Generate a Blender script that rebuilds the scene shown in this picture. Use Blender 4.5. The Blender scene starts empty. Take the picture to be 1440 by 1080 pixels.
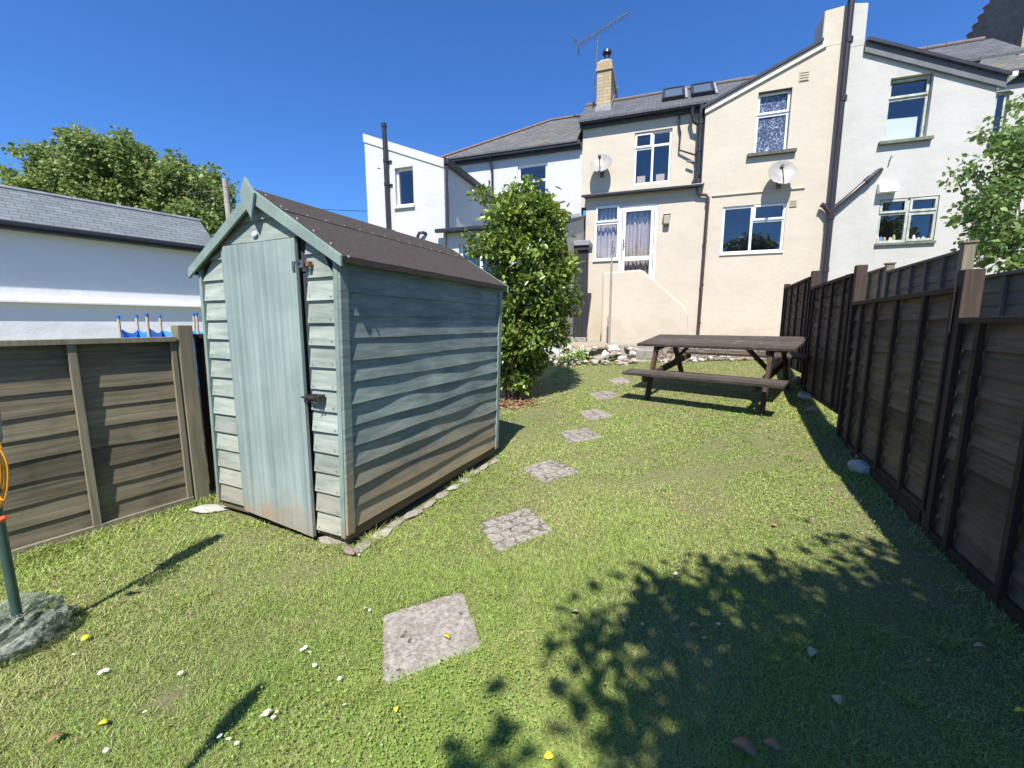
import bpy, math, random
import numpy as np
from mathutils import Vector, Matrix
random.seed(7); rng = np.random.default_rng(7)
S = bpy.context.scene; COL = S.collection
R = math.radians

# ---------------------------------------------------------------- camera, sky, sun, exposure
EYE = 1.27; FPX = 590.0; PITCH = R(8.13)
cd = bpy.data.cameras.new('camera'); cam = bpy.data.objects.new('camera', cd); COL.objects.link(cam)
cam.location = (0, 0, EYE); cam.rotation_euler = (R(90) - PITCH, 0, 0)
cd.sensor_width = 36; cd.lens = FPX / 1440 * 36; cd.clip_start = .02; cd.clip_end = 2000
S.camera = cam
SUN_AZ, SUN_EL = R(10.5), R(55)          # direction the light travels towards (from +Y towards +X), height of the sun
w = bpy.data.worlds.new('World'); S.world = w; w.use_nodes = True
nt = w.node_tree; sky = nt.nodes.new('ShaderNodeTexSky'); sky.sky_type = 'NISHITA'; sky.sun_disc = False
sky.sun_elevation = SUN_EL; sky.sun_rotation = SUN_AZ + math.pi; sky.altitude = 0; sky.air_density = 1.0; sky.dust_density = .25; sky.ozone_density = 4.0
gm = nt.nodes.new('ShaderNodeMix'); gm.data_type = 'RGBA'; gm.blend_type = 'MULTIPLY'; gm.inputs[0].default_value = 1; gm.inputs[7].default_value = (.42, .76, 1.22, 1)   # clear, deep blue air
nt.links.new(sky.outputs[0], gm.inputs[6]); nt.links.new(gm.outputs[2], nt.nodes['Background'].inputs[0]); nt.nodes['Background'].inputs[1].default_value = .092
sd = bpy.data.lights.new('sun', 'SUN'); sd.energy = 4.8; sd.angle = R(.53); sd.color = (1, .95, .865)
so = bpy.data.objects.new('sun', sd); COL.objects.link(so); so.location = (-5, -12, 20)
so.rotation_euler = Vector((math.sin(SUN_AZ) * math.cos(SUN_EL), math.cos(SUN_AZ) * math.cos(SUN_EL), -math.sin(SUN_EL))).to_track_quat('-Z', 'Y').to_euler()
S.view_settings.view_transform = 'Standard'; S.view_settings.look = 'None'; S.view_settings.exposure = 0.80; S.view_settings.gamma = 1
S.view_settings.use_curve_mapping = False
SUNV = np.array([math.sin(SUN_AZ) * math.cos(SUN_EL), math.cos(SUN_AZ) * math.cos(SUN_EL), -math.sin(SUN_EL)])

# ---------------------------------------------------------------- measuring helpers (sight lines met with real planes)
FW = np.array([0, math.cos(PITCH), -math.sin(PITCH)]); RT = np.array([1., 0, 0]); UP = np.cross(RT, FW)
def ray(x, y): return FW + RT * (x - 720) / FPX + UP * (540 - y) / FPX
class Frame:
    def __init__(s, ox, oy, yaw, oz=0.0):
        s.o = np.array([ox, oy, oz]); s.yaw = R(yaw)
        s.u = np.array([math.cos(s.yaw), math.sin(s.yaw), 0]); s.v = np.array([-math.sin(s.yaw), math.cos(s.yaw), 0])
    def loc(s, W): d = W - s.o; return np.array([d @ s.u, d @ s.v, d[2]])
    def at(s, x, y, c=0.0):                      # plane y = c of the frame
        d = ray(x, y); E = np.array([0, 0, EYE]); k = ((s.o + s.v * c - E) @ s.v) / (d @ s.v); q = s.loc(E + d * k); return float(q[0]), float(q[2])
    def atx(s, x, y, c=0.0):                     # plane x = c
        d = ray(x, y); E = np.array([0, 0, EYE]); k = ((s.o + s.u * c - E) @ s.u) / (d @ s.u); q = s.loc(E + d * k); return float(q[1]), float(q[2])
    def on(s, x, y, p, n):                       # any plane, local point and normal
        d = ray(x, y); E = s.loc(np.array([0, 0, EYE])); dl = np.array([d @ s.u, d @ s.v, d[2]])
        k = ((np.array(p) - E) @ np.array(n)) / (dl @ np.array(n)); return E + dl * k
def lawn_z(x, y):
    n = .69 * x + .724 * y; t = (n - 4.2) * 1.5
    z = .16 * np.log1p(np.exp(np.clip(t, -30, 12))) / 1.5
    z = np.minimum(z, .62 + .02 * np.tanh(n))
    return z + .006 * np.sin(x * 2.1 + .7 * y) * np.sin(y * 1.7 - .4 * x)
def ground_hit(x, y):
    d = ray(x, y); k = EYE / -d[2]
    for i in range(80):
        p = d * k; k = .5 * k + .5 * (EYE - float(lawn_z(p[0], p[1]))) / -d[2]
    return d[0] * k, d[1] * k

# ---------------------------------------------------------------- materials
def nodes(name):
    m = bpy.data.materials.new(name); m.use_nodes = True; t = m.node_tree; b = t.nodes['Principled BSDF']; return m, t, b
def c4(c): return (*c, 1)
def nz(t, vec, scale, detail=4, rough=.55, dist=0):
    n = t.nodes.new('ShaderNodeTexNoise'); n.inputs['Scale'].default_value = scale; n.inputs['Detail'].default_value = detail
    n.inputs['Roughness'].default_value = rough; n.inputs['Distortion'].default_value = dist
    if vec is not None: t.links.new(vec, n.inputs['Vector'])
    return n.outputs['Fac']
def ramp(t, fac, a, b, ca=(0, 0, 0), cb=(1, 1, 1)):
    r = t.nodes.new('ShaderNodeValToRGB'); r.color_ramp.elements[0].position = a; r.color_ramp.elements[1].position = b
    r.color_ramp.elements[0].color = c4(ca); r.color_ramp.elements[1].color = c4(cb); t.links.new(fac, r.inputs[0]); return r.outputs[0]
def mix(t, fac, a, b, mode='MIX'):
    n = t.nodes.new('ShaderNodeMix'); n.data_type = 'RGBA'; n.blend_type = mode
    for sock, v in ((n.inputs[0], fac), (n.inputs[6], a), (n.inputs[7], b)):
        if isinstance(v, (int, float)): sock.default_value = v
        elif isinstance(v, tuple): sock.default_value = c4(v)
        else: t.links.new(v, sock)
    return n.outputs[2]
def mth(t, op, a, b=None, c=None):
    n = t.nodes.new('ShaderNodeMath'); n.operation = op
    for i, v in enumerate((a, b, c)):
        if v is None: continue
        if isinstance(v, (int, float)): n.inputs[i].default_value = v
        else: t.links.new(v, n.inputs[i])
    return n.outputs[0]
def coords(t, scale=(1, 1, 1), kind='Object'):
    c = t.nodes.new('ShaderNodeTexCoord'); m = t.nodes.new('ShaderNodeMapping'); m.inputs['Scale'].default_value = scale
    t.links.new(c.outputs[kind], m.inputs[0]); return m.outputs[0]
def bump(t, b, h, strength, dist=.01):
    n = t.nodes.new('ShaderNodeBump'); n.inputs['Strength'].default_value = strength; n.inputs['Distance'].default_value = dist
    t.links.new(h, n.inputs['Height']); t.links.new(n.outputs[0], b.inputs['Normal'])
def sep(t, v):
    n = t.nodes.new('ShaderNodeSeparateXYZ'); t.links.new(v, n.inputs[0]); return n.outputs
def plain(name, c, rough=.5, c2=None, scale=8, metal=0, bmp=0, stretch=(1, 1, 1), a=.35, bb=.65, spec=.5, bscale=None):
    m, t, b = nodes(name); b.inputs['Roughness'].default_value = rough; b.inputs['Metallic'].default_value = metal; b.inputs['Specular IOR Level'].default_value = spec
    v = coords(t, stretch)
    if c2: t.links.new(mix(t, ramp(t, nz(t, v, scale, 5, .6), a, bb), c, c2), b.inputs['Base Color'])
    else: b.inputs['Base Color'].default_value = c4(c)
    if bmp: bump(t, b, nz(t, v, bscale or scale * 3, 4, .65), bmp)
    return m
def wood(name, c1, c2, st, rough=.8, wear=None, wz=(0, .5), knots=True, bmp=.35, dirt=None, wmax=.75, var=(.80, 1.14)):
    """grain drawn out along one axis; st = mapping scale (small along the grain)"""
    m, t, b = nodes(name); b.inputs['Roughness'].default_value = rough; b.inputs['Specular IOR Level'].default_value = .25
    v = coords(t, st); g = nz(t, v, 9, 6, .62, .6)
    v0 = coords(t); big = nz(t, v0, 2.3, 4, .6)
    col = mix(t, ramp(t, g, .3, .72), c1, c2)
    col = mix(t, ramp(t, big, .38, .7), col, mix(t, 1.0, col, (.72, .74, .74), 'MULTIPLY'))
    if knots:
        vn = t.nodes.new('ShaderNodeTexVoronoi'); vn.inputs['Scale'].default_value = 1.3; t.links.new(v, vn.inputs['Vector'])
        k = ramp(t, vn.outputs['Distance'], .03, .10, (1, 1, 1), (0, 0, 0)); col = mix(t, mth(t, 'MULTIPLY', k, .55), col, tuple(x * .35 for x in c1))
    if dirt:
        d = ramp(t, nz(t, v0, 5, 5, .7), .55, .72); col = mix(t, mth(t, 'MULTIPLY', d, .6), col, dirt)
    if wear:
        z = sep(t, v0)[2]; mr = t.nodes.new('ShaderNodeMapRange'); mr.inputs[1].default_value = wz[0]; mr.inputs[2].default_value = wz[1]; mr.inputs[3].default_value = 1; mr.inputs[4].default_value = 0
        t.links.new(z, mr.inputs[0]); wn = nz(t, coords(t, (1.5, 1.5, 3)), 3, 5, .65)
        f = ramp(t, mth(t, 'MULTIPLY', mth(t, 'ADD', mth(t, 'ADD', mr.outputs[0], mth(t, 'MULTIPLY', wn, .9)), mth(t, 'MULTIPLY', g, .6)), .5), .58, .82)
        col = mix(t, mth(t, 'MULTIPLY', f, wmax), col, mix(t, g, wear, tuple(x * 1.5 for x in wear)))
    gi = t.nodes.new('ShaderNodeNewGeometry'); rr = t.nodes.new('ShaderNodeMapRange'); rr.inputs[3].default_value = var[0]; rr.inputs[4].default_value = var[1]; t.links.new(gi.outputs['Random Per Island'], rr.inputs[0])
    cv = t.nodes.new('ShaderNodeVectorMath'); cv.operation = 'SCALE'; t.links.new(col, cv.inputs[0]); t.links.new(rr.outputs[0], cv.inputs['Scale']); col = cv.outputs[0]
    t.links.new(col, b.inputs['Base Color']); bump(t, b, g, bmp, .004)
    return m
HX = (.12, 1, 1); HY = (1, .12, 1); VZ = (1, 1, .08)
M = {}
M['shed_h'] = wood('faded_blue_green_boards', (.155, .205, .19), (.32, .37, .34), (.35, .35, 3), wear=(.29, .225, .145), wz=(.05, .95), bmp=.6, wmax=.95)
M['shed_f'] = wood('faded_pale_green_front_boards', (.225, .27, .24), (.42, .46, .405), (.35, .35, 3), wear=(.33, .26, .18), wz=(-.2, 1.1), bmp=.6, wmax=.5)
M['shed_v'] = wood('faded_blue_green_door', (.18, .24, .235), (.38, .445, .425), (3.2, 1, .06), wear=(.25, .18, .12), wz=(-.12, .48), var=(.97, 1.03), wmax=.9, knots=False, bmp=.3)
M['shed_trim'] = wood('faded_green_trim', (.20, .275, .25), (.32, .40, .36), (.6, .6, .6), knots=False, wear=(.22, .17, .11), wz=(.02, .3))
M['felt'] = plain('brown_roofing_felt', (.050, .041, .037), .95, (.074, .062, .055), 40, bmp=.5, bscale=260, spec=.2)
M['fenceL'] = wood('grey_weathered_larch', (.115, .096, .064), (.27, .23, .155), (.25, .25, 5), dirt=(.06, .052, .04), var=(.6, 1.25))
M['fenceLv'] = wood('grey_weathered_batten', (.20, .175, .12), (.34, .30, .21), (6, 6, .25), knots=False)
M['fenceR'] = wood('dark_brown_larch', (.088, .060, .040), (.20, .142, .096), (.25, .25, 5), dirt=(.03, .022, .017), var=(.6, 1.3))
M['fenceRv'] = wood('dark_brown_batten', (.040, .023, .017), (.085, .050, .036), (6, 6, .25), knots=False)
M['postR'] = wood('red_brown_post', (.055, .038, .029), (.105, .073, .056), (6, 6, .3), knots=False)
M['fenceN'] = wood('grey_neighbour_boards', (.10, .095, .075), (.20, .19, .15), (.25, .25, 5))
M['fenceNv'] = wood('grey_batten', (.115, .11, .10), (.20, .19, .17), (6, 6, .25), knots=False)
M['postN'] = wood('pale_post', (.20, .17, .12), (.32, .27, .19), (6, 6, .25), knots=False)
M['table'] = wood('stained_dark_timber', (.044, .034, .027), (.108, .086, .070), (.6, 5, 5), rough=.7, dirt=(.20, .175, .15), var=(.72, 1.3))
M['tleg'] = wood('stained_dark_leg', (.052, .033, .024), (.12, .078, .055), (5, 5, .6), rough=.75)
M['pole'] = wood('bleached_pole', (.30, .26, .21), (.45, .40, .34), (4, 4, .4), knots=False)
def render_mat(name, c, dirtc, amt=.35, grime=1):
    m, t, b = nodes(name); b.inputs['Roughness'].default_value = .9; b.inputs['Specular IOR Level'].default_value = .2
    v = coords(t); big = nz(t, v, .9, 5, .6); col = mix(t, mth(t, 'MULTIPLY', ramp(t, big, .42, .72), amt), c, dirtc)
    st = nz(t, coords(t, (5, 5, .5)), 1.2, 5, .6); col = mix(t, mth(t, 'MULTIPLY', ramp(t, st, .58, .76), amt * .8), col, dirtc)
    f = nz(t, v, 34, 4, .6); col = mix(t, mth(t, 'MULTIPLY', ramp(t, f, .35, .7), .12), col, tuple(x * .75 for x in c))
    t.links.new(col, b.inputs['Base Color'])
    def vor(scale, feat, vec):
        q = t.nodes.new('ShaderNodeTexVoronoi'); q.feature = feat; q.inputs['Scale'].default_value = scale; t.links.new(vec, q.inputs['Vector']); return q
    wn = t.nodes.new('ShaderNodeTexNoise'); wn.inputs['Scale'].default_value = 2.2; wn.inputs['Detail'].default_value = 6; t.links.new(v, wn.inputs['Vector'])
    ws = t.nodes.new('ShaderNodeVectorMath'); ws.operation = 'SCALE'; ws.inputs['Scale'].default_value = .55; t.links.new(wn.outputs['Color'], ws.inputs[0]); wa = t.nodes.new('ShaderNodeVectorMath'); wa.operation = 'ADD'; t.links.new(v, wa.inputs[0]); t.links.new(ws.outputs[0], wa.inputs[1])
    ck = ramp(t, vor(.75, 'DISTANCE_TO_EDGE', wa.outputs[0]).outputs['Distance'], .003, .009, (1, 1, 1), (0, 0, 0)); ck = mth(t, 'MULTIPLY', ck, ramp(t, nz(t, v, .8, 3, .5), .50, .56))
    col = mix(t, mth(t, 'MULTIPLY', ck, .05), col, tuple(x * .55 for x in dirtc))
    pc = sep(t, vor(.9, 'F1', wa.outputs[0]).outputs['Color'])[0]; col = mix(t, mth(t, 'MULTIPLY', ramp(t, pc, .5, .52), .10), col, dirtc)
    gz = t.nodes.new('ShaderNodeMapRange'); gz.inputs[1].default_value = .85; gz.inputs[2].default_value = 1.9; gz.inputs[3].default_value = 1; gz.inputs[4].default_value = 0; t.links.new(sep(t, v)[2], gz.inputs[0])
    gr = ramp(t, mth(t, 'MULTIPLY', mth(t, 'ADD', mth(t, 'MULTIPLY', gz.outputs[0], .8), nz(t, v, 3.5, 5, .7)), .6), .50, .78); col = mix(t, mth(t, 'MULTIPLY', gr, .4 * grime), col, tuple(x * .72 for x in dirtc))
    t.links.new(col, b.inputs['Base Color'])
    h = mth(t, 'ADD', mth(t, 'ADD', mth(t, 'MULTIPLY', nz(t, v, 1.5, 4, .5), 2.6), mth(t, 'MULTIPLY', f, .22)), mth(t, 'MULTIPLY', ck, -.12)); bump(t, b, h, .55, .02)
    return m
M['cream'] = render_mat('cream_painted_render', (.56, .50, .405), (.465, .405, .32), .4)
M['white'] = render_mat('white_painted_render', (.51, .50, .465), (.40, .395, .355), .5)
M['whiteL'] = render_mat('bright_white_render', (.56, .56, .55), (.45, .46, .45), .35, .3)
M['garage'] = render_mat('smooth_white_render', (.80, .80, .80), (.72, .73, .74), .2, 0)
M['shadegrey'] = render_mat('shade_grey_side_render', (.50, .47, .42), (.38, .36, .32))  # the side wall's weak grazing light is put into this grey
M['conc'] = plain('grey_concrete', (.22, .20, .18), .95, (.36, .33, .29), 5, bmp=.8, bscale=60)
M['upvc'] = plain('white_upvc', (.80, .82, .83), .35)
M['cream_gloss'] = plain('cream_gloss_board', (.72, .66, .52), .5)
M['blackp'] = plain('black_plastic', (.022, .023, .026), .35, (.035, .035, .038), 6)
M['brownp'] = plain('brown_downpipe', (.075, .050, .045), .4, (.05, .035, .033), 4)
M['greyboard'] = plain('grey_barge_board', (.10, .105, .12), .6, (.14, .14, .15), 6)
M['lead'] = plain('lead_flashing', (.20, .21, .23), .5, (.32, .32, .33), 7)
M['moss'] = plain('mossy_felt_edge', (.055, .06, .045), .9, (.13, .14, .09), 12, bmp=.4)
M['sill'] = plain('dark_slate_sill', (.06, .06, .055), .7, (.10, .105, .08), 9)
M['gsill'] = plain('green_stained_sill', (.09, .12, .085), .85, (.17, .19, .14), 9, bmp=.3)
M['gframe'] = plain('flaking_green_white_frame', (.55, .55, .50), .6, (.28, .32, .26), 9)
M['terracotta'] = plain('terracotta', (.30, .13, .08), .8, (.20, .10, .07), 10)
M['ridge'] = plain('weathered_red_ridge', (.24, .125, .085), .9, (.16, .12, .10), 4)
M['dark_in'] = plain('interior_gloom_black', (.035, .04, .05), .9)  # near-black colour that stands in for the unlit shed interior
M['room'] = plain('room_painted_dim', (.10, .10, .105), .9, (.05, .05, .055), 2)
M['metal'] = plain('dull_metal', (.30, .30, .31), .4, (.15, .13, .12), 30, metal=.8)
M['nailhead'] = plain('rusty_nail_head', (.055, .045, .038), .6)
M['nail'] = plain('galvanised_nail', (.40, .40, .40), .5)
M['rust'] = plain('rusty_metal', (.28, .12, .05), .8, (.14, .08, .05), 30)
M['dish'] = plain('grey_satellite_dish', (.36, .355, .33), .5, (.27, .25, .22), 5)
M['curtain'] = plain('mauve_curtain', (.47, .42, .405), .9, (.38, .335, .33), 3)
M['box'] = plain('beige_card', (.42, .34, .27), .8)
M['paper'] = plain('white_blind', (.58, .64, .64), .9)
M['rock'] = plain('pale_rubble', (.46, .42, .35), .95, (.24, .215, .185), 6, bmp=.9, bscale=20)
M['rockp'] = plain('pinkish_rubble', (.42, .30, .24), .95, (.26, .19, .155), 6, bmp=.9, bscale=20)
M['rockw'] = plain('whitish_rubble', (.62, .60, .55), .95, (.40, .375, .33), 6, bmp=.9, bscale=20)
M['bark'] = plain('bark', (.10, .075, .05), .95, (.17, .135, .095), 12, bmp=.9, stretch=(1, 1, .3))
M['blue'] = plain('blue_nylon', (.02, .19, .56), .55, (.02, .14, .44), 4, bmp=.3, bscale=9)
M['greenpole'] = plain('dark_green_painted_pole', (.035, .075, .06), .35, (.05, .09, .075), 20)
M['cable'] = plain('orange_yellow_cable', (.60, .27, .02), .35)
M['redp'] = plain('red_orange_plastic', (.62, .10, .03), .35)
M['bag'] = plain('crumpled_olive_plastic', (.06, .075, .055), .38, (.26, .27, .235), 14, bmp=.7, bscale=55, spec=.6)
def film():
    m, t, b = nodes('crumpled_clear_film'); v = coords(t); b.inputs['Base Color'].default_value = (.46, .50, .44, 1); b.inputs['Roughness'].default_value = .25; b.inputs['Specular IOR Level'].default_value = .8
    h = nz(t, v, 26, 5, .7, 1.5); bump(t, b, h, 1.0, .02); tr = t.nodes.new('ShaderNodeBsdfTransparent'); tr.inputs[0].default_value = (.72, .78, .68, 1); mx = t.nodes.new('ShaderNodeMixShader')
    lw = t.nodes.new('ShaderNodeLayerWeight'); lw.inputs[0].default_value = .35; t.links.new(mth(t, 'ADD', mth(t, 'MULTIPLY', lw.outputs['Facing'], .9), mth(t, 'MULTIPLY', ramp(t, nz(t, v, 14, 4, .6), .45, .6), .35)), mx.inputs[0]); t.links.new(tr.outputs[0], mx.inputs[1]); t.links.new(b.outputs[0], mx.inputs[2]); t.links.new(mx.outputs[0], t.nodes['Material Output'].inputs[0]); return m
M['film'] = film()
M['yleaf'] = plain('yellow_leaf', (.62, .55, .03), .6)
M['bleaf'] = plain('brown_leaf', (.24, .12, .06), .6, (.34, .22, .12), 20)
M['pleaf'] = plain('pale_dry_leaf', (.40, .37, .19), .6, (.30, .24, .12), 20)
M['petal'] = plain('white_petal', (.82, .82, .80), .7)
M['ochre'] = plain('ochre_glass', (.35, .22, .12), .3)
M['black_timber'] = plain('black_timber', (.018, .019, .022), .5, (.03, .03, .034), 6, stretch=(6, 6, .4))
def glass(name, f=.13, tint=(1, 1, 1)):
    m, t, b = nodes(name); out = t.nodes['Material Output']; t.nodes.remove(b)
    tr = t.nodes.new('ShaderNodeBsdfTransparent'); tr.inputs[0].default_value = c4(tint); gl = t.nodes.new('ShaderNodeBsdfGlossy'); gl.inputs['Roughness'].default_value = .01
    fr = t.nodes.new('ShaderNodeLayerWeight'); fr.inputs[0].default_value = .5; fp = mth(t, 'POWER', fr.outputs['Facing'], 3.0)
    mx = t.nodes.new('ShaderNodeMixShader'); t.links.new(mth(t, 'ADD', mth(t, 'MULTIPLY', fp, .5), f), mx.inputs[0])
    t.links.new(tr.outputs[0], mx.inputs[1]); t.links.new(gl.outputs[0], mx.inputs[2]); t.links.new(mx.outputs[0], out.inputs[0]); return m
M['glass'] = glass('window_glass', .15)
def patterned():
    m, t, b = nodes('obscured_patterned_glass'); v = coords(t); vo = t.nodes.new('ShaderNodeTexVoronoi'); vo.feature = 'DISTANCE_TO_EDGE'; vo.inputs['Scale'].default_value = 16
    vv = nz(t, v, 10, 3, .6, 2); mp = t.nodes.new('ShaderNodeMix'); t.links.new(v, vo.inputs['Vector'])
    f = ramp(t, vo.outputs['Distance'], .02, .09, (1, 1, 1), (0, 0, 0)); f = mth(t, 'MULTIPLY', f, ramp(t, vv, .42, .6))
    t.links.new(mix(t, f, (.055, .075, .13), (.42, .47, .55)), b.inputs['Base Color']); b.inputs['Roughness'].default_value = .12; return m
M['pattern'] = patterned()
def bricky(name, c1, c2, mortar, bw, bh, ms, vec='xz', bmp=.6, rough=.85, moss=None, off=.5, blotch=.3):
    m, t, b = nodes(name); b.inputs['Roughness'].default_value = rough; b.inputs['Specular IOR Level'].default_value = .35
    v = coords(t); x, y, z = sep(t, v)[0:3]; cb = t.nodes.new('ShaderNodeCombineXYZ')
    if vec == 'xz': t.links.new(x, cb.inputs[0])
    elif vec == 'yz': t.links.new(y, cb.inputs[0])
    else: t.links.new(mth(t, 'ADD', x, y), cb.inputs[0])
    t.links.new(z, cb.inputs[1])
    br = t.nodes.new('ShaderNodeTexBrick'); br.offset = off; br.inputs['Scale'].default_value = 1
    br.inputs['Color1'].default_value = c4(c1); br.inputs['Color2'].default_value = c4(c2); br.inputs['Mortar'].default_value = c4(mortar)
    br.inputs['Brick Width'].default_value = bw; br.inputs['Row Height'].default_value = bh; br.inputs['Mortar Size'].default_value = ms; br.inputs['Mortar Smooth'].default_value = .2
    t.links.new(cb.outputs[0], br.inputs[0])
    n = nz(t, v, 3, 5, .65); col = mix(t, mth(t, 'MULTIPLY', ramp(t, n, .4, .7), blotch), br.outputs[0], tuple(q * .45 for q in c1))
    if moss: col = mix(t, mth(t, 'MULTIPLY', ramp(t, nz(t, v, 1.6, 5, .7), .58, .72), .8), col, moss)
    t.links.new(col, b.inputs['Base Color']); bump(t, b, mth(t, 'ADD', mth(t, 'MULTIPLY', br.outputs['Fac'], -1), mth(t, 'MULTIPLY', nz(t, v, 30, 3), .4)), bmp, .012); return m
M['slate'] = bricky('grey_roof_slates', (.080, .088, .097), (.112, .118, .127), (.045, .048, .052), .20, .085, .006)
M['slate2'] = bricky('lichened_roof_slates', (.10, .105, .10), (.14, .14, .135), (.05, .05, .05), .20, .085, .006, moss=(.20, .15, .07))
M['slateG'] = bricky('blue_grey_roof_slates', (.135, .155, .165), (.175, .195, .205), (.07, .08, .085), .30, .085, .007)
M['slateS'] = bricky('side_roof_slates', (.07, .075, .085), (.10, .105, .11), (.025, .027, .03), .28, .115, .012, 'yz')
M['ybrick'] = bricky('yellow_chimney_bricks', (.50, .39, .22), (.40, .29, .15), (.30, .27, .22), .225, .078, .012, 'xy', bmp=.4)
M['shadebrick'] = bricky('shade_darkened_chimney_bricks', (.15, .12, .095), (.22, .175, .135), (.21, .19, .17), .225, .075, .010, 'yz', bmp=.4)  # shade on the stack's side face is put into this darker brick
def slab_mat(name, groove):
    m, t, b = nodes(name); b.inputs['Roughness'].default_value = .95; b.inputs['Specular IOR Level'].default_value = .15
    v = coords(t); oi = t.nodes.new('ShaderNodeObjectInfo'); va = t.nodes.new('ShaderNodeVectorMath'); va.operation = 'ADD'; t.links.new(v, va.inputs[0]); t.links.new(oi.outputs['Location'], va.inputs[1]); v = va.outputs[0]; n = nz(t, v, 55, 5, .75); n2 = nz(t, v, 7, 5, .7)
    col = mix(t, ramp(t, n, .34, .66), (.16, .147, .125), (.44, .40, .35)); col = mix(t, mth(t, 'MULTIPLY', ramp(t, n2, .45, .7), .5), col, (.17, .15, .12))
    pit = ramp(t, nz(t, v, 17, 2, .5), .66, .70); col = mix(t, mth(t, 'MULTIPLY', pit, .8), col, (.06, .05, .035))
    h = mth(t, 'MULTIPLY', n, .5)
    if groove:
        br = t.nodes.new('ShaderNodeTexBrick'); br.offset = .5 if groove == 1 else 0; br.inputs['Scale'].default_value = 1; br.inputs['Brick Width'].default_value = .105; br.inputs['Row Height'].default_value = .095 if groove == 1 else .075; br.inputs['Mortar Size'].default_value = .009; br.inputs['Mortar Smooth'].default_value = .4
        wv = t.nodes.new('ShaderNodeVectorMath'); wv.operation = 'ADD'; nn = t.nodes.new('ShaderNodeTexNoise'); nn.inputs['Scale'].default_value = 14; t.links.new(v, nn.inputs['Vector'])
        sc = t.nodes.new('ShaderNodeVectorMath'); sc.operation = 'SCALE'; sc.inputs['Scale'].default_value = .13; t.links.new(nn.outputs['Color'], sc.inputs[0]); t.links.new(v, wv.inputs[0]); t.links.new(sc.outputs[0], wv.inputs[1]); t.links.new(wv.outputs[0], br.inputs[0])
        col = mix(t, mth(t, 'MULTIPLY', br.outputs['Fac'], mth(t, 'ADD', mth(t, 'MULTIPLY', ramp(t, n2, .4, .65), .75), .2)), col, (.085, .07, .05)); h = mth(t, 'SUBTRACT', h, br.outputs['Fac'])
    t.links.new(col, b.inputs['Base Color']); bump(t, b, h, .9, .008); return m
M['slab0'] = slab_mat('rough_concrete_slab', 0); M['slab1'] = slab_mat('cobble_cast_slab', 1); M['slab2'] = slab_mat('grid_cast_slab', 2)
def leafmat(name, dark, light, rough=.4, trans=.25, spec=.5, attr='tint'):
    m, t, b = nodes(name); a = t.nodes.new('ShaderNodeAttribute'); a.attribute_name = attr
    col = mix(t, a.outputs['Fac'], dark, light); t.links.new(col, b.inputs['Base Color']); b.inputs['Roughness'].default_value = rough; b.inputs['Specular IOR Level'].default_value = spec
    tr = t.nodes.new('ShaderNodeBsdfTranslucent'); t.links.new(mix(t, .5, col, tuple(min(1, x * 1.6) for x in light)), tr.inputs[0])
    mx = t.nodes.new('ShaderNodeMixShader'); mx.inputs[0].default_value = trans; t.links.new(b.outputs[0], mx.inputs[1]); t.links.new(tr.outputs[0], mx.inputs[2]); t.links.new(mx.outputs[0], t.nodes['Material Output'].inputs[0]); return m
M['camellia'] = leafmat('glossy_evergreen_leaf', (.030, .070, .010), (.29, .38, .065), .25, .2, .6)
M['treeleaf'] = leafmat('broad_tree_leaf', (.055, .10, .022), (.27, .34, .09), .5, .3)
M['shrubleaf'] = leafmat('shrub_leaf', (.06, .12, .025), (.22, .32, .09), .45, .3)
M['weed'] = leafmat('clover_leaf', (.14, .25, .035), (.33, .46, .10), .5, .3)
def grass_mat():
    m, t, b = nodes('mown_grass'); a = t.nodes.new('ShaderNodeAttribute'); a.attribute_name = 'tint'
    g = t.nodes.new('ShaderNodeNewGeometry'); mp = t.nodes.new('ShaderNodeMapping'); t.links.new(g.outputs['Position'], mp.inputs[0])
    n1 = nz(t, mp.outputs[0], 1.1, 5, .65); n2 = nz(t, mp.outputs[0], 5, 4, .6)
    fresh = mix(t, a.outputs['Fac'], (.15, .245, .040), (.47, .60, .15)); dry = mix(t, a.outputs['Fac'], (.30, .30, .10), (.62, .56, .26))
    f = ramp(t, mth(t, 'ADD', mth(t, 'MULTIPLY', n1, .65), mth(t, 'MULTIPLY', n2, .35)), .47, .66)
    f = mth(t, 'MULTIPLY', f, .75); col = mix(t, f, fresh, dry)
    s = t.nodes.new('ShaderNodeAttribute'); s.attribute_name = 'straw'; col = mix(t, s.outputs['Fac'], col, (.50, .46, .24))
    t.links.new(col, b.inputs['Base Color']); b.inputs['Roughness'].default_value = .55; b.inputs['Specular IOR Level'].default_value = .3
    tr = t.nodes.new('ShaderNodeBsdfTranslucent'); t.links.new(col, tr.inputs[0]); mx = t.nodes.new('ShaderNodeMixShader'); mx.inputs[0].default_value = .3
    t.links.new(b.outputs[0], mx.inputs[1]); t.links.new(tr.outputs[0], mx.inputs[2]); t.links.new(mx.outputs[0], t.nodes['Material Output'].inputs[0]); return m
M['grass'] = grass_mat()
def ground_mat():
    m, t, b = nodes('turf_soil'); v = coords(t); n = nz(t, v, 38, 6, .75); n1 = nz(t, v, 1.1, 5, .65)
    col = mix(t, ramp(t, n, .3, .7), (.09, .10, .03), (.22, .23, .09)); col = mix(t, mth(t, 'MULTIPLY', ramp(t, nz(t, v, 6, 5, .7), .45, .65), .7), col, (.19, .15, .09))
    t.links.new(col, b.inputs['Base Color']); b.inputs['Roughness'].default_value = .95; bump(t, b, n, .8, .02); return m
M['ground'] = ground_mat()

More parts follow.
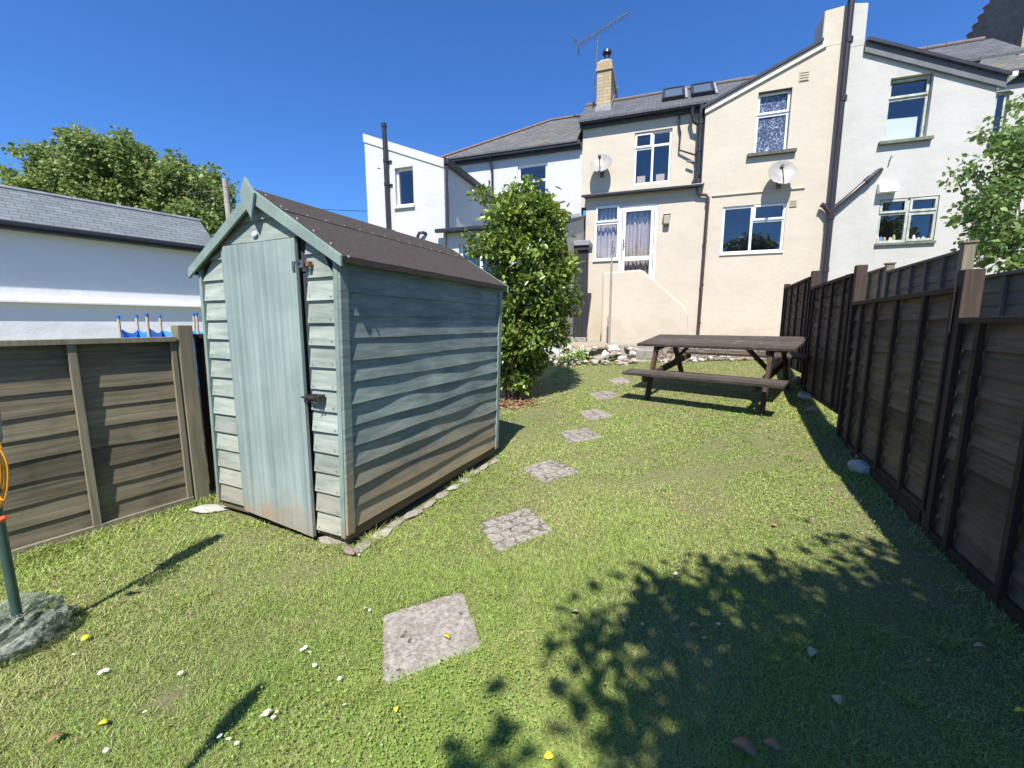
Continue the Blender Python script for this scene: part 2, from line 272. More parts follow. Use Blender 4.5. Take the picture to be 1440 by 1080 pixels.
# ---------------------------------------------------------------- mesh helpers
class MB:
    def __init__(s): s.v = []; s.f = []; s.m = []
    def add(s, vs, fs, mi=0):
        o = len(s.v); s.v += [tuple(map(float, p)) for p in vs]; s.f += [tuple(o + i for i in f) for f in fs]; s.m += [mi] * len(fs); return s
    def quad(s, *p, mi=0): return s.add(p, [tuple(range(len(p)))], mi)
    def hexa(s, p, mi=0): return s.add(p, [(3, 2, 1, 0), (4, 5, 6, 7), (0, 1, 5, 4), (1, 2, 6, 5), (2, 3, 7, 6), (3, 0, 4, 7)], mi)
    def box(s, x0, x1, y0, y1, z0, z1, mi=0): return s.hexa([(x0, y0, z0), (x1, y0, z0), (x1, y1, z0), (x0, y1, z0), (x0, y0, z1), (x1, y0, z1), (x1, y1, z1), (x0, y1, z1)], mi)
    def prism(s, poly, y0, y1, mi=0):        # polygon in x,z (counter-clockwise seen from -y) drawn out along y
        n = len(poly); vs = [(x, y0, z) for x, z in poly] + [(x, y1, z) for x, z in poly]
        return s.add(vs, [tuple(range(n)), tuple(range(2 * n - 1, n - 1, -1))] + [(i, i + n, (i + 1) % n + n, (i + 1) % n) for i in range(n)], mi)
    def beam(s, a, b, w, h, up=(0, 0, 1), mi=0):   # rectangular bar from a to b
        a = Vector(a); b = Vector(b); d = (b - a).normalized(); u = Vector(up); sd_ = d.cross(u).normalized(); u2 = sd_.cross(d).normalized()
        q = [(-1, -1), (1, -1), (1, 1), (-1, 1)]
        return s.hexa([a + sd_ * w / 2 * i + u2 * h / 2 * j for i, j in q] + [b + sd_ * w / 2 * i + u2 * h / 2 * j for i, j in q], mi)
    def tube(s, pts, r, n=10, mi=0, cap=True):
        pts = [Vector(p) for p in pts]; rs = r if isinstance(r, (list, tuple)) else [r] * len(pts); o = len(s.v); prev = None
        for i, p in enumerate(pts):
            d = (pts[min(i + 1, len(pts) - 1)] - pts[max(i - 1, 0)]).normalized()
            if prev is None: prev = d.orthogonal().normalized()
            a = (prev - d * prev.dot(d)).normalized(); prev = a; b = d.cross(a)
            s.v += [tuple(p + (a * math.cos(2 * math.pi * k / n) + b * math.sin(2 * math.pi * k / n)) * rs[i]) for k in range(n)]
        for i in range(len(pts) - 1):
            for k in range(n):
                s.f.append((o + i * n + k, o + i * n + (k + 1) % n, o + (i + 1) * n + (k + 1) % n, o + (i + 1) * n + k)); s.m.append(mi)
        if cap:
            s.f.append(tuple(o + k for k in range(n - 1, -1, -1))); s.m.append(mi); e = o + (len(pts) - 1) * n; s.f.append(tuple(e + k for k in range(n))); s.m.append(mi)
        return s
    def build(s, name, mats, parent=None, smooth=False, bevel=0):
        me = bpy.data.meshes.new(name); me.from_pydata(s.v, [], s.f)
        for m in (mats if isinstance(mats, (list, tuple)) else [mats]): me.materials.append(m)
        me.polygons.foreach_set('material_index', s.m)
        if smooth: me.polygons.foreach_set('use_smooth', [True] * len(s.f))
        me.update(); o = bpy.data.objects.new(name, me); COL.objects.link(o)
        if parent: o.parent = parent
        if bevel:
            b = o.modifiers.new('bevel', 'BEVEL'); b.width = bevel; b.segments = 2; b.limit_method = 'ANGLE'; b.angle_limit = R(50)
        if smooth:
            try: me.set_sharp_from_angle(angle=R(40))
            except Exception: pass
        return o
def tag(o, label=None, cat=None, group=None, kind=None):
    if label: o['label'] = label
    if cat: o['category'] = cat
    if group: o['group'] = group
    if kind: o['kind'] = kind
    return o
def empty(name, loc, rz=0, label=None, cat=None, group=None):
    o = bpy.data.objects.new(name, None); o.empty_display_size = .1; COL.objects.link(o); o.location = loc; o.rotation_euler = (0, 0, rz); return tag(o, label, cat, group)
def copy_tree(src, parent=None):
    c = src.copy(); COL.objects.link(c)
    if parent: c.parent = parent
    for ch in list(src.children): copy_tree(ch, c)
    return c
def wob(k=3, seed=None):
    r = random.Random(seed if seed is not None else random.random()); cs = [(r.uniform(.5, 1), r.uniform(2, 9), r.uniform(0, 6.3)) for _ in range(k)]; tot = sum(c[0] for c in cs)
    return lambda s: sum(a * math.sin(f * s + p) for a, f, p in cs) / tot
def lap(mb, T, s0, s1, z0, z1, ob, ot, wo=0, wz=0, n=18, s0t=None, s1t=None, th=.011, seed=None, sag=0):
    """one feather-edged board; T(s, out, z) places it; ob/ot = how far its bottom / top edge stands out"""
    s0t = s0 if s0t is None else s0t; s1t = s1 if s1t is None else s1t; fo, fz = wob(3, seed), wob(3, None if seed is None else seed + 91)
    vs = []; L = 6
    for i in range(n + 1):
        k = i / n; sb = s0 + (s1 - s0) * k; st_ = s0t + (s1t - s0t) * k; do = wo * (fo(sb) * .5 + .5); dz = wz * fz(sb) - sag * 4 * k * (1 - k)
        sm = (sb + st_) / 2; zm = z0 * .5 + z1 * .5
        vs += [T(st_, ot, z1), T(sm, (ob + ot) / 2 + do * .35, zm), T(sb, ob + do, z0 + dz), T(sb, ob + do - th, z0 + dz), T(sm, (ob + ot) / 2 + do * .35 - th * .8, zm), T(st_, ot - .005, z1)]
    fs = []
    for i in range(n):
        a = i * L; b = a + L
        for j in range(L): fs.append((a + j, a + (j + 1) % L, b + (j + 1) % L, b + j))
    fs += [tuple(range(L)), tuple(n * L + j for j in range(L - 1, -1, -1))]
    mb.add(vs, fs)
def nail(mb, p, d, r=.0032):
    p = Vector(p); d = Vector(d); a = d.orthogonal().normalized(); b = d.cross(a); mb.add([p + (a * math.cos(k * 1.0472) + b * math.sin(k * 1.0472)) * r for k in range(6)] + [p + d * .0006], [(k, (k + 1) % 6, 6) for k in range(6)], 1)
def np_mesh(name, V, F, mat, parent=None, tint=None, extra=None, smooth=False):
    """V (n,3); F (m,k) equal-sized faces or list of such arrays"""
    Fs = F if isinstance(F, list) else [F]; me = bpy.data.meshes.new(name); me.vertices.add(len(V)); me.vertices.foreach_set('co', np.ascontiguousarray(V, dtype=np.float32).ravel())
    nl = sum(f.size for f in Fs); npoly = sum(len(f) for f in Fs); me.loops.add(nl); me.polygons.add(npoly)
    me.loops.foreach_set('vertex_index', np.concatenate([f.ravel() for f in Fs]).astype(np.int32))
    tot = np.concatenate([np.full(len(f), f.shape[1]) for f in Fs]); st_ = np.concatenate([[0], np.cumsum(tot)[:-1]])
    me.polygons.foreach_set('loop_start', st_.astype(np.int32)); me.update(calc_edges=True)
    for nm, a in (('tint', tint), *((extra or {}).items())):
        if a is not None: at = me.attributes.new(nm, 'FLOAT', 'POINT'); at.data.foreach_set('value', np.ascontiguousarray(a, dtype=np.float32))
    if smooth: me.polygons.foreach_set('use_smooth', np.ones(npoly, dtype=bool))
    me.materials.append(mat); o = bpy.data.objects.new(name, me); COL.objects.link(o)
    if parent: o.parent = parent
    return o
def unit(a): return a / np.maximum(np.linalg.norm(a, axis=-1, keepdims=True), 1e-9)
def leaves(name, P, D, N, L, W, mat, parent=None, tint=None, fold=.25):
    n = len(P); D = unit(D); X = unit(np.cross(D, N)); N = np.cross(X, D); L = np.asarray(L).reshape(-1, 1) * np.ones((n, 1)); W = np.asarray(W).reshape(-1, 1) * np.ones((n, 1))
    pts = [(0, 0, 0), (.5, .32, 1), (.42, .68, 1), (0, 1, -.6), (-.42, .68, 1), (-.5, .32, 1)]
    V = np.stack([P + X * (a * W) + D * (b * L) + N * (c * fold * W * .5) for a, b, c in pts], 1)
    i = np.arange(n)[:, None] * 6; F = np.concatenate([i + np.array([[0, 1, 2, 3]]), i + np.array([[0, 3, 4, 5]])])
    tint = rng.random(n) if tint is None else tint
    return np_mesh(name, V.reshape(-1, 3), F, mat, parent, np.repeat(tint, 6))
def blob_points(C, r, n, shell=.5):
    d = unit(rng.normal(size=(n, 3))); k = (shell + (1 - shell) * rng.random((n, 1))) ; return C + d * k * r, d

# ================================================================ GROUND
HF = Frame(1.904, 11.287, -19)                      # house frame: x along the rear facade, y into the house
def ground():
    a = np.concatenate([-np.geomspace(500, 9, 26), np.linspace(-8.5, 11, 118), np.geomspace(11.6, 500, 26)])
    X, Y = np.meshgrid(a, a + 1.0, indexing='ij'); Z = lawn_z(X, Y); far = np.clip((np.hypot(X, Y) - 25) / 20, 0, 1); Z = Z * (1 - far) - .2 * far
    n = len(a); V = np.stack([X, Y, Z], -1).reshape(-1, 3); i, j = np.meshgrid(np.arange(n - 1), np.arange(n - 1), indexing='ij'); q = (i * n + j).ravel()[:, None]
    return tag(np_mesh('lawn_ground', V, q + np.array([[0, n, n + 1, 1]]), M['ground'], smooth=True), kind='structure')
ground()

# stepping slabs -------------------------------------------------
SL = [([(537, 866), (651, 832), (680, 912), (537, 968)], 0, 'large plain rough concrete stepping slab nearest the front, yellow leaf on it'),
      ([(672, 737), (742, 714), (780, 747), (699, 779)], 1, 'cracked looking cobbled stepping slab beside the near shed corner, second from the front'),
      ([(733, 659), (775, 646), (817, 664), (765, 680)], 1, 'brownish cobbled stepping slab beside the far shed corner, third from the front'),
      ([(787, 608), (822, 601), (850, 615), (801, 625)], 2, 'pale grooved stepping slab just past the shed shadow, fourth from the front'),
      ([(812, 579), (840, 575), (863, 585), (830, 592)], 2, 'pale grooved stepping slab in open grass, fifth from the front'),
      ([(828, 553), (857, 549), (872, 558), (842, 564)], 2, 'pale grooved stepping slab left of the bench end, sixth from the front'),
      ([(853, 534), (878, 530), (890, 538), (868, 542)], 2, 'furthest small stepping slab, near the pile of rocks')]
slab_quads = []
for pts, kind, lab in SL:
    Q = [ground_hit(*p) for p in pts]; cx = sum(q[0] for q in Q) / 4; cy = sum(q[1] for q in Q) / 4; cz = float(lawn_z(cx, cy)); slab_quads.append(Q)
    gx = (float(lawn_z(cx + .1, cy)) - float(lawn_z(cx - .1, cy))) / .2; gy = (float(lawn_z(cx, cy + .1)) - float(lawn_z(cx, cy - .1))) / .2
    ang = math.atan2(Q[1][1] - Q[0][1], Q[1][0] - Q[0][0]); ca, sa = math.cos(-ang), math.sin(-ang); mb = MB(); ring = []
    r_ = random.Random(len(slab_quads))
    for k in range(4):
        for j in range(12):
            x = Q[k][0] + (Q[(k + 1) % 4][0] - Q[k][0]) * j / 12 - cx; y = Q[k][1] + (Q[(k + 1) % 4][1] - Q[k][1]) * j / 12 - cy
            s_ = 1 - r_.uniform(0, .045) - (.05 if j == 0 else 0); x *= s_; y *= s_; z = gx * x + gy * y + .006
            ring.append((x * ca - y * sa, x * sa + y * ca, z))
    n = len(ring); mb.add(ring + [(x * 1.01, y * 1.01, z - .05) for x, y, z in ring], [tuple(range(n))] + [(i, i + n, (i + 1) % n + n, (i + 1) % n) for i in range(n)])
    o = mb.build('stepping_slab', M['slab%d' % kind]); o.location = (cx, cy, cz); o.rotation_euler = (0, 0, ang); tag(o, lab, 'stepping stone', 'stepping slabs across the lawn')

# ================================================================ GARDEN SHED
SF = Frame(-.925, 2.224, -24.7, .05)
LEAN = .035; SW, SLN, RZ, SLP = 1.15, 1.82, 1.925, .61             # width, length, ridge height, roof slope
shed = empty('garden_shed', SF.o, SF.yaw, 'faded blue-green wooden garden shed with brown felt roof on the lawn', 'shed')
# the old shed leans a little to the right: its meshes are sheared once they are all built
def sat(px, py, y): x, z = SF.at(px, py, y); return x - LEAN * z, z
def roofz(x): return RZ - abs(x + SW / 2) * SLP
TF = lambda s, o, z: (s, -o, z)                       # front wall: s = x
TS = lambda s, o, z: (o, s, z)                        # right side: s = y
TL = lambda s, o, z: (-SW - o, s, z)
TB = lambda s, o, z: (s, SLN + o, z)
EXPO = .119
m = MB()
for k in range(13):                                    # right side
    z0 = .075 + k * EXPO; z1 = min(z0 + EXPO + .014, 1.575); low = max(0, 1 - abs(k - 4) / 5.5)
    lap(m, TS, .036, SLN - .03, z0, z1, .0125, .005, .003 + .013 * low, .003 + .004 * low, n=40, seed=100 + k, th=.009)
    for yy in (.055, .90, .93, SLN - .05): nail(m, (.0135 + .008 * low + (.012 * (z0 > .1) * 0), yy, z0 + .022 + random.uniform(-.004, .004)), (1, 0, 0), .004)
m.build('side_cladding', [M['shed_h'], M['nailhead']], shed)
m = MB()
for k in range(13): lap(m, TL, .02, SLN - .02, .075 + k * EXPO, min(.075 + (k + 1) * EXPO + .014, 1.555), .014, .003, .004, .003, n=8, seed=200 + k)
m.build('side_cladding', M['shed_h'], shed)
m = MB()
for k in range(16):
    z0 = .075 + k * EXPO; z1 = z0 + EXPO + .014
    if z1 > RZ - .03: z1 = RZ - .03
    h0 = min(SW / 2, (RZ - .03 - z0) / SLP); h1 = min(SW / 2, (RZ - .03 - z1) / SLP)
    if h0 > .02: lap(m, TB, -SW / 2 - h0, -SW / 2 + h0, z0, z1, .014, .003, .003, .003, n=6, s0t=-SW / 2 - h1, s1t=-SW / 2 + h1, seed=300 + k)
m.build('rear_cladding', M['shed_h'], shed)
DX0, DX1, DTOP, SK = -.845, -.232, 1.67, .045                    # door opening
m = MB()
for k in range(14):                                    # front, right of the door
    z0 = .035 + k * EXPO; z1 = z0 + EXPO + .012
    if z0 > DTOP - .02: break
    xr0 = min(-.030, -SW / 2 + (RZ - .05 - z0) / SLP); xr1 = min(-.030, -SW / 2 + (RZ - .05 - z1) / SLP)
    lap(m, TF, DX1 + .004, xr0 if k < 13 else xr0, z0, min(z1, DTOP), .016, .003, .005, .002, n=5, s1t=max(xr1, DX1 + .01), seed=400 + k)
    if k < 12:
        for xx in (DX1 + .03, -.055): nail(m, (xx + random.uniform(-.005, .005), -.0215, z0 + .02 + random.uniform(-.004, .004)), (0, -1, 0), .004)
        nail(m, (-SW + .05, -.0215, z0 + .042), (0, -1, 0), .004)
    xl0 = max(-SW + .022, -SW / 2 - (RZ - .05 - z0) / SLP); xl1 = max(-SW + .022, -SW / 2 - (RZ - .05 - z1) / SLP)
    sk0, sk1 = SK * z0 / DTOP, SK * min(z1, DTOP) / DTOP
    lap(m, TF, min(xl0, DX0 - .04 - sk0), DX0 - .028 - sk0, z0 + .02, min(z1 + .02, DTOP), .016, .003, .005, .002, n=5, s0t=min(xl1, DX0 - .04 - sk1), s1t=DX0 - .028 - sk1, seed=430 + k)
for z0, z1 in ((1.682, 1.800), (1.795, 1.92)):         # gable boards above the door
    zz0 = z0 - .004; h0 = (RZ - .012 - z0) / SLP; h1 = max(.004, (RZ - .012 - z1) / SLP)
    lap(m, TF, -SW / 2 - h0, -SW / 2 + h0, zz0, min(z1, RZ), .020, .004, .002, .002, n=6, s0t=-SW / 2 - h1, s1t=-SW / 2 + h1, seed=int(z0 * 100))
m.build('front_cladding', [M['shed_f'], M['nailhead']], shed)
# corner and door strips
m = MB(); m.hexa([(-.026, -.027, .03), (.004, -.027, .03), (.004, -.002, .03), (-.026, -.002, .03), (-.026, -.024, 1.56), (.004, -.024, 1.56), (.004, -.002, 1.56), (-.026, -.002, 1.56)])
m.build('front_corner_strip', M['shed_trim'], shed, bevel=.002)
m = MB(); m.box(.0045, .022, -.022, .032, .05, 1.55); m.build('side_corner_strip', M['shed_h'], shed, bevel=.002)
m = MB(); m.box(.001, .026, SLN - .028, SLN + .022, .05, 1.55); m.build('side_corner_strip', M['shed_trim'], shed, bevel=.002)
m = MB(); m.box(-SW - .006, -SW + .018, -.026, .0, .03, 1.55); m.build('front_corner_strip', M['shed_trim'], shed, bevel=.002)
m = MB(); m.hexa([(DX0 - .026, -.028, .04), (DX0 - .004, -.028, .04), (DX0 - .004, -.002, .04), (DX0 - .026, -.002, .04), (DX0 - .026 - SK, -.028, 1.66), (DX0 - .004 - SK, -.028, 1.66), (DX0 - .004 - SK, -.002, 1.66), (DX0 - .026 - SK, -.002, 1.66)]); m.build('door_trim', M['shed_trim'], shed, bevel=.002)
m = MB(); m.box(-SW + .01, -.006, .004, SLN - .004, .0, .075); m.build('floor_frame', wood('bare_floor_timber', (.12, .085, .05), (.20, .15, .09), (.3, .3, 4)), shed)
m = MB(); m.box(-SW + .02, -.012, .012, .03, .07, 1.57); m.box(-.03, -.012, .03, SLN - .03, .07, 1.52); m.box(-SW + .02, -SW + .04, .03, SLN - .03, .07, 1.52)
m.build('interior_dark_sheet', M['dark_in'], shed)  # dark sheets painted as the gloom seen through gaps in the shed
# door: vertical boards with shallow grooves, hung slightly out of true
m = MB(); NB = 7; bw = (DX1 - DX0 - .006) / NB
zb = lambda x: .040 + (x - DX0) / (DX1 - DX0) * (-.048)
for k in range(NB):
    a = DX0 + .001 + k * bw; b_ = a + bw - .0002; q = .0010 * math.sin(k * 2.3)
    m.hexa([(a, -.036 - q, zb(a)), (b_, -.036 - q, zb(b_)), (b_, -.016, zb(b_)), (a, -.016, zb(a)), (a - SK, -.034 - q, DTOP), (b_ - SK, -.034 - q, DTOP), (b_ - SK, -.016, DTOP), (a - SK, -.016, DTOP)])
door = m.build('door', M['shed_v'], shed)
m = MB(); m.hexa([(DX0 + .02, -.015, .06), (DX1 - .012, -.015, .06), (DX1 - .012, 0, .06), (DX0 + .02, 0, .06), (DX0 + .02 - SK, -.015, 1.65), (DX1 - .012 - SK, -.015, 1.65), (DX1 - .012 - SK, 0, 1.65), (DX0 + .02 - SK, 0, 1.65)]); m.build('door_backing', M['dark_in'], door)
# sliding bolt with hanging peg
bx, bz = sat(440, 560, -.05)
m = MB(); m.tube([(bx - .085, -.050, bz), (bx + .02, -.050, bz - .002)], .0065, 10); m.tube([(bx - .03, -.050, bz), (bx + .055, -.050, bz - .002)], .011, 10); m.box(bx - .068, bx - .035, -.044, -.036, bz - .022, bz + .018)
m.box(bx - .02, bx + .06, -.044, -.020, bz - .018, bz + .02); m.box(bx + .028, bx + .036, -.07, -.045, bz - .016, bz + .012); m.box(bx + .045, bx + .056, -.066, -.044, bz - .018, bz + .014)
m.tube([(bx + .018, -.058, bz - .0), (bx + .02, -.062, bz - .03), (bx + .021, -.05, bz - .055)], .0022, 6)
m.build('bolt', plain('blackened_bolt_steel', (.10, .085, .08), .45, (.05, .04, .038), 60, metal=.6), door, bevel=.001)
kx, kz = sat(428, 371, -.04)
m = MB(); m.tube([(kx - .012, -.03, kz), (kx - .012, -.052, kz)], .021, 12); m.tube([(kx - .03, -.056, kz + .006), (kx - .03, -.064, kz + .004)], .011, 10)
knob = m.build('turn_button', M['metal'], shed, smooth=True)
m = MB(); m.box(kx + .012, kx + .036, -.046, -.018, kz - .014, kz + .012); m.build('rusty_plate', M['rust'], knob, bevel=.002)
m = MB(); m.box(DX1 - .024 - SK, DX1 - .004 - SK, -.042, -.036, kz - .032, kz + .018); m.build('latch_plate', M['metal'], door, bevel=.001)
gx_, gz_ = sat(357, 329, -.03)
m = MB(); m.add([(gx_ + .023 * math.cos(a), -.026, gz_ + .018 * math.sin(a)) for a in np.linspace(0, 2 * math.pi, 20, endpoint=False)] + [(gx_ + .020 * math.cos(a), -.0315, gz_ + .013 * math.sin(a)) for a in np.linspace(0, 2 * math.pi, 20, endpoint=False)], [tuple(range(39, 19, -1))[::-1]] + [(i, (i + 1) % 20, (i + 1) % 20 + 20, i + 20) for i in range(20)])
m.build('maker_badge', plain('pale_enamel', (.62, .66, .70), .3, (.40, .45, .50), 200), shed)
# roof: two boarded slopes under felt, felt lap seam, nails
OV = .05; YF, YB = -.034, SLN + .05
def slope(sgn, dz0, dz1, xa, xb, ya, yb, wave=0):
    """slab following one roof slope between two distances xa, xb from the ridge"""
    mm = MB(); n = 20; vs = []
    for i in range(n + 1):
        y = ya + (yb - ya) * i / n; wv = wave * math.sin(i * 1.7) * .5
        for xx, dz in ((xa, dz0), (xb, dz0), (xb, dz1), (xa, dz1)):
            vs.append((-SW / 2 + sgn * xx, y, RZ - xx * SLP + dz + (wv if xx == xb else 0)))
    fs = [(i * 4 + j, i * 4 + (j + 1) % 4, i * 4 + 4 + (j + 1) % 4, i * 4 + 4 + j) for i in range(n) for j in range(4)] + [(0, 1, 2, 3), (n * 4 + 3, n * 4 + 2, n * 4 + 1, n * 4)]
    mm.add(vs, fs); return mm
for sg in (1, -1):
    slope(sg, .0, .012, 0, SW / 2 + OV - .004, YF + .004, YB - .004).build('roof_board', M['shed_h'], shed)
    fl = slope(sg, .013, .017, .0, SW / 2 + OV + .006, YF - .004, YB + .006, .004).build('roof_felt', M['felt'], shed)
    slope(sg, .018, .0215, -.0, .215, YF - .002, YB + .005, .003).build('felt_lap', M['felt'], fl)
    m = MB()
    e = -SW / 2 + sg * (SW / 2 + OV + .006); m.box(min(e, e - sg * .004), max(e, e - sg * .004), YF, YB, roofz(e) - .016, roofz(e) + .014); m.build('felt_edge', M['felt'], fl)
    for yy in np.linspace(YF + .05, YB - .06, 15):
        xx = .20; y_ = yy + random.uniform(-.02, .02); MB().tube([(-SW / 2 + sg * xx, y_, RZ - xx * SLP + .021), (-SW / 2 + sg * xx, y_, RZ - xx * SLP + .025)], .005, 7).build('clout_nail', M['nail'], fl)
    for xx in np.linspace(.05, .64, 6): MB().tube([(-SW / 2 + sg * xx, YF + .03, RZ - xx * SLP + .016), (-SW / 2 + sg * xx, YF + .03, RZ - xx * SLP + .026)], .005, 7).build('clout_nail', M['nail'], fl)
# barge boards and finial
for nm, y0, y1 in (('front', YF - .020, YF - .005), ('rear', YB + .007, YB + .022)):
    for sg in (1, -1):
        xe = SW / 2 + OV + .012; P = lambda xx, dz: (-SW / 2 + sg * xx, RZ - xx * SLP + dz)
        poly = [P(.0, .020), P(.0, -.056), P(xe, -.036), P(xe, .020)]
        if sg == -1: poly = poly[::-1]
        MB().prism(poly, y0, y1).build('barge_board', M['shed_trim'], shed, bevel=.002)
FQ = [sat(355, 308, -.064), sat(358.5, 271.5, -.064), sat(345, 249, -.064), sat(338, 275, -.064)]; print('finial', FQ)
print('barge', [(SF.at(x, y, -.08)) for x, y in ((484, 360), (484, 377), (352, 275), (272, 376), (273, 389))], [SF.atx(x, y, .09) for x, y in ((487, 366), (703, 402))])
m = MB(); m.prism(FQ, YF - .038, YF - .022); m.build('finial', M['shed_trim'], shed, bevel=.002)
m = MB(); m.prism([(-SW, 1.50), (-.0, 1.50), (-.0, 1.56), (-SW / 2, RZ - .02), (-SW, 1.56)], .006, .02); m.build('gable_backing', M['dark_in'], shed)

def descend(o):
    for c in o.children: yield c; yield from descend(c)
for o in list(descend(shed)):
    for v in o.data.vertices: v.co.x += LEAN * v.co.z
# flat stones under the shed edge --------------------------------
def rock_mesh(seed, sx=1, sy=1, sz=1, sub=3, rough=.22, cuts=7):
    import bmesh
    bm = bmesh.new(); bmesh.ops.create_icosphere(bm, subdivisions=sub, radius=1); r = random.Random(seed)
    pl = [(Vector((r.gauss(0, 1), r.gauss(0, 1), r.gauss(0, 1))).normalized(), r.uniform(.62, .92)) for _ in range(cuts)]
    ph = [r.uniform(0, 6.28) for _ in range(6)]
    for v in bm.verts:
        p = v.co.copy()
        for nrm, d in pl:
            e = p.dot(nrm) - d
            if e > 0: p -= nrm * e * .92
        k = 1 + rough * .25 * (math.sin(4 * p.x + ph[0]) + math.sin(5 * p.y + ph[1]) + math.sin(6 * p.z + ph[2]))
        v.co = Vector((p.x * k * sx, p.y * k * sy, p.z * k * sz))
    me = bpy.data.meshes.new('rock'); bm.to_mesh(me); bm.free(); me.polygons.foreach_set('use_smooth', [True] * len(me.polygons))
    try: me.set_sharp_from_angle(angle=R(28))
    except Exception: pass
    return me
RM = []
for i in range(10):
    me = rock_mesh(i * 13 + 5, 1, random.uniform(.65, .9), random.uniform(.5, .8)); me.materials.append(M[('rock', 'rockw', 'rockp', 'rock', 'rockw')[i % 5]]); RM.append(me)
def rock(x, y, z, s, lab, grp=None, k=None, name='rock', flat=1, rz=None, cat='rock'):
    o = bpy.data.objects.new(name, RM[(random.randrange(10) if k is None else k) % 10]); COL.objects.link(o); o.location = (x, y, z)
    kk = RM.index(o.data); lab = lab.replace('COLOUR', ('greyish', 'whitish', 'pinkish brown')[(0, 1, 2, 0, 1)[kk % 5]]); lab = lab.replace('SIZE', 'small' if s < .08 else 'large')
    o.rotation_euler = (random.uniform(-.3, .3) * flat, random.uniform(-.3, .3) * flat, random.uniform(0, 6.3) if rz is None else rz); o.scale = (s, s * (1 if flat == 1 else .62), s * flat); return tag(o, lab, cat, grp)
ORD = ['first', 'second', 'third', 'fourth', 'fifth', 'sixth', 'seventh', 'eighth', 'ninth', 'tenth', 'eleventh', 'twelfth']
for i in range(11):
    t_ = .02 + i * .165; p = SF.o + SF.u * (.055 + .012 * math.sin(i * 2.1)) + SF.v * t_
    rock(p[0], p[1], float(lawn_z(p[0], p[1])) + .012, .085 * random.uniform(.8, 1.1), ORD[i] + ' flat pale stone along the shed side, counted from the near corner', 'flat stones edging the shed', k=[3, 4, 0, 5, 8][i % 5], name='edging_stone', flat=.35, rz=SF.yaw + R(90), cat='stone')
p = SF.o + SF.u * (-1.24) + SF.v * (-.03); rock(p[0], p[1], .02, .12, 'pale broken stone at the left foot of the shed front', None, 4, 'corner_stone', .35, .3, 'stone')
p = SF.o + SF.u * (-.13) + SF.v * (.03); rock(p[0], p[1], .015, .12, 'low broken stone under the right end of the shed front', None, 0, 'corner_stone', .35, .2, 'stone')
p = SF.o + SF.u * .03 + SF.v * -.03; rock(p[0], p[1], .02, .065, 'small pinkish stone at the near corner of the shed', None, 2, 'corner_stone', .5, None, 'stone')

# ================================================================ PICNIC TABLE
tb = empty('picnic_table', (2.746, 5.654, -.216 + 1.27), 0, 'weathered dark brown timber picnic table with attached benches', 'picnic table')
tb.rotation_mode = 'QUATERNION'; tb.rotation_quaternion = (Matrix.Rotation(-.762, 4, 'Z') @ Matrix.Rotation(.156, 4, 'X')).to_quaternion()
TLn, TW = .96, .386
m = MB(); npl = 5; pw = TW * 2 / npl
for k in range(npl):
    y0 = -TW + k * pw; e = .004 * math.sin(k * 3); m.box(-TLn + e, TLn - e, y0 + .006, y0 + pw - .006, -.036 + .001 * (k % 2), .001 * (k % 2))
m.build('tabletop', M['table'], tb, bevel=.004)
for sy in (-1, 1):
    m = MB()
    for k in range(2):
        y0 = sy * .839 - (0 if sy > 0 else 0); a, b_ = (y0 - .115 * (k + 1) + .003, y0 - .115 * k - .003) if sy > 0 else (y0 + .115 * k + .003, y0 + .115 * (k + 1) - .003)
        m.box(-TLn + .003 * k, TLn, a, b_, -.311 - .036, -.311)
    m.build('bench', M['table'], tb, bevel=.004)
for sx in (-1, 1):
    x = sx * .71
    for sy in (-1, 1):
        MB().hexa([(x - .022, sy * .66 - .045, -.80), (x + .022, sy * .66 - .045, -.80), (x + .022, sy * .66 + .045, -.80), (x - .022, sy * .66 + .045, -.80),
                   (x - .022, sy * .27 - .045, -.045), (x + .022, sy * .27 - .045, -.045), (x + .022, sy * .27 + .045, -.045), (x - .022, sy * .27 + .045, -.045)]).build('leg', M['tleg'], tb, bevel=.003)
    m = MB(); m.box(x + sx * -.024 - .021, x + sx * -.024 + .021, -TW + .03, TW - .03, -.105, -.040); m.build('top_rail', M['tleg'], tb, bevel=.003)
    m = MB(); m.box(x + sx * -.0455 - .021, x + sx * -.0455 + .021, -.80, .80, -.44, -.351); m.build('seat_rail', M['tleg'], tb, bevel=.003)
    m = MB(); m.beam((x - sx * .07, 0, -.385), (x - sx * .38, 0, -.042), .04, .07, (0, 1, 0)); m.build('brace', M['tleg'], tb, bevel=.003)
    for sy in (-1, 1): MB().tube([(x - .030, sy * .50, -.39), (x + .030, sy * .50, -.39)], .010, 8).build('bolt', M['metal'], tb)

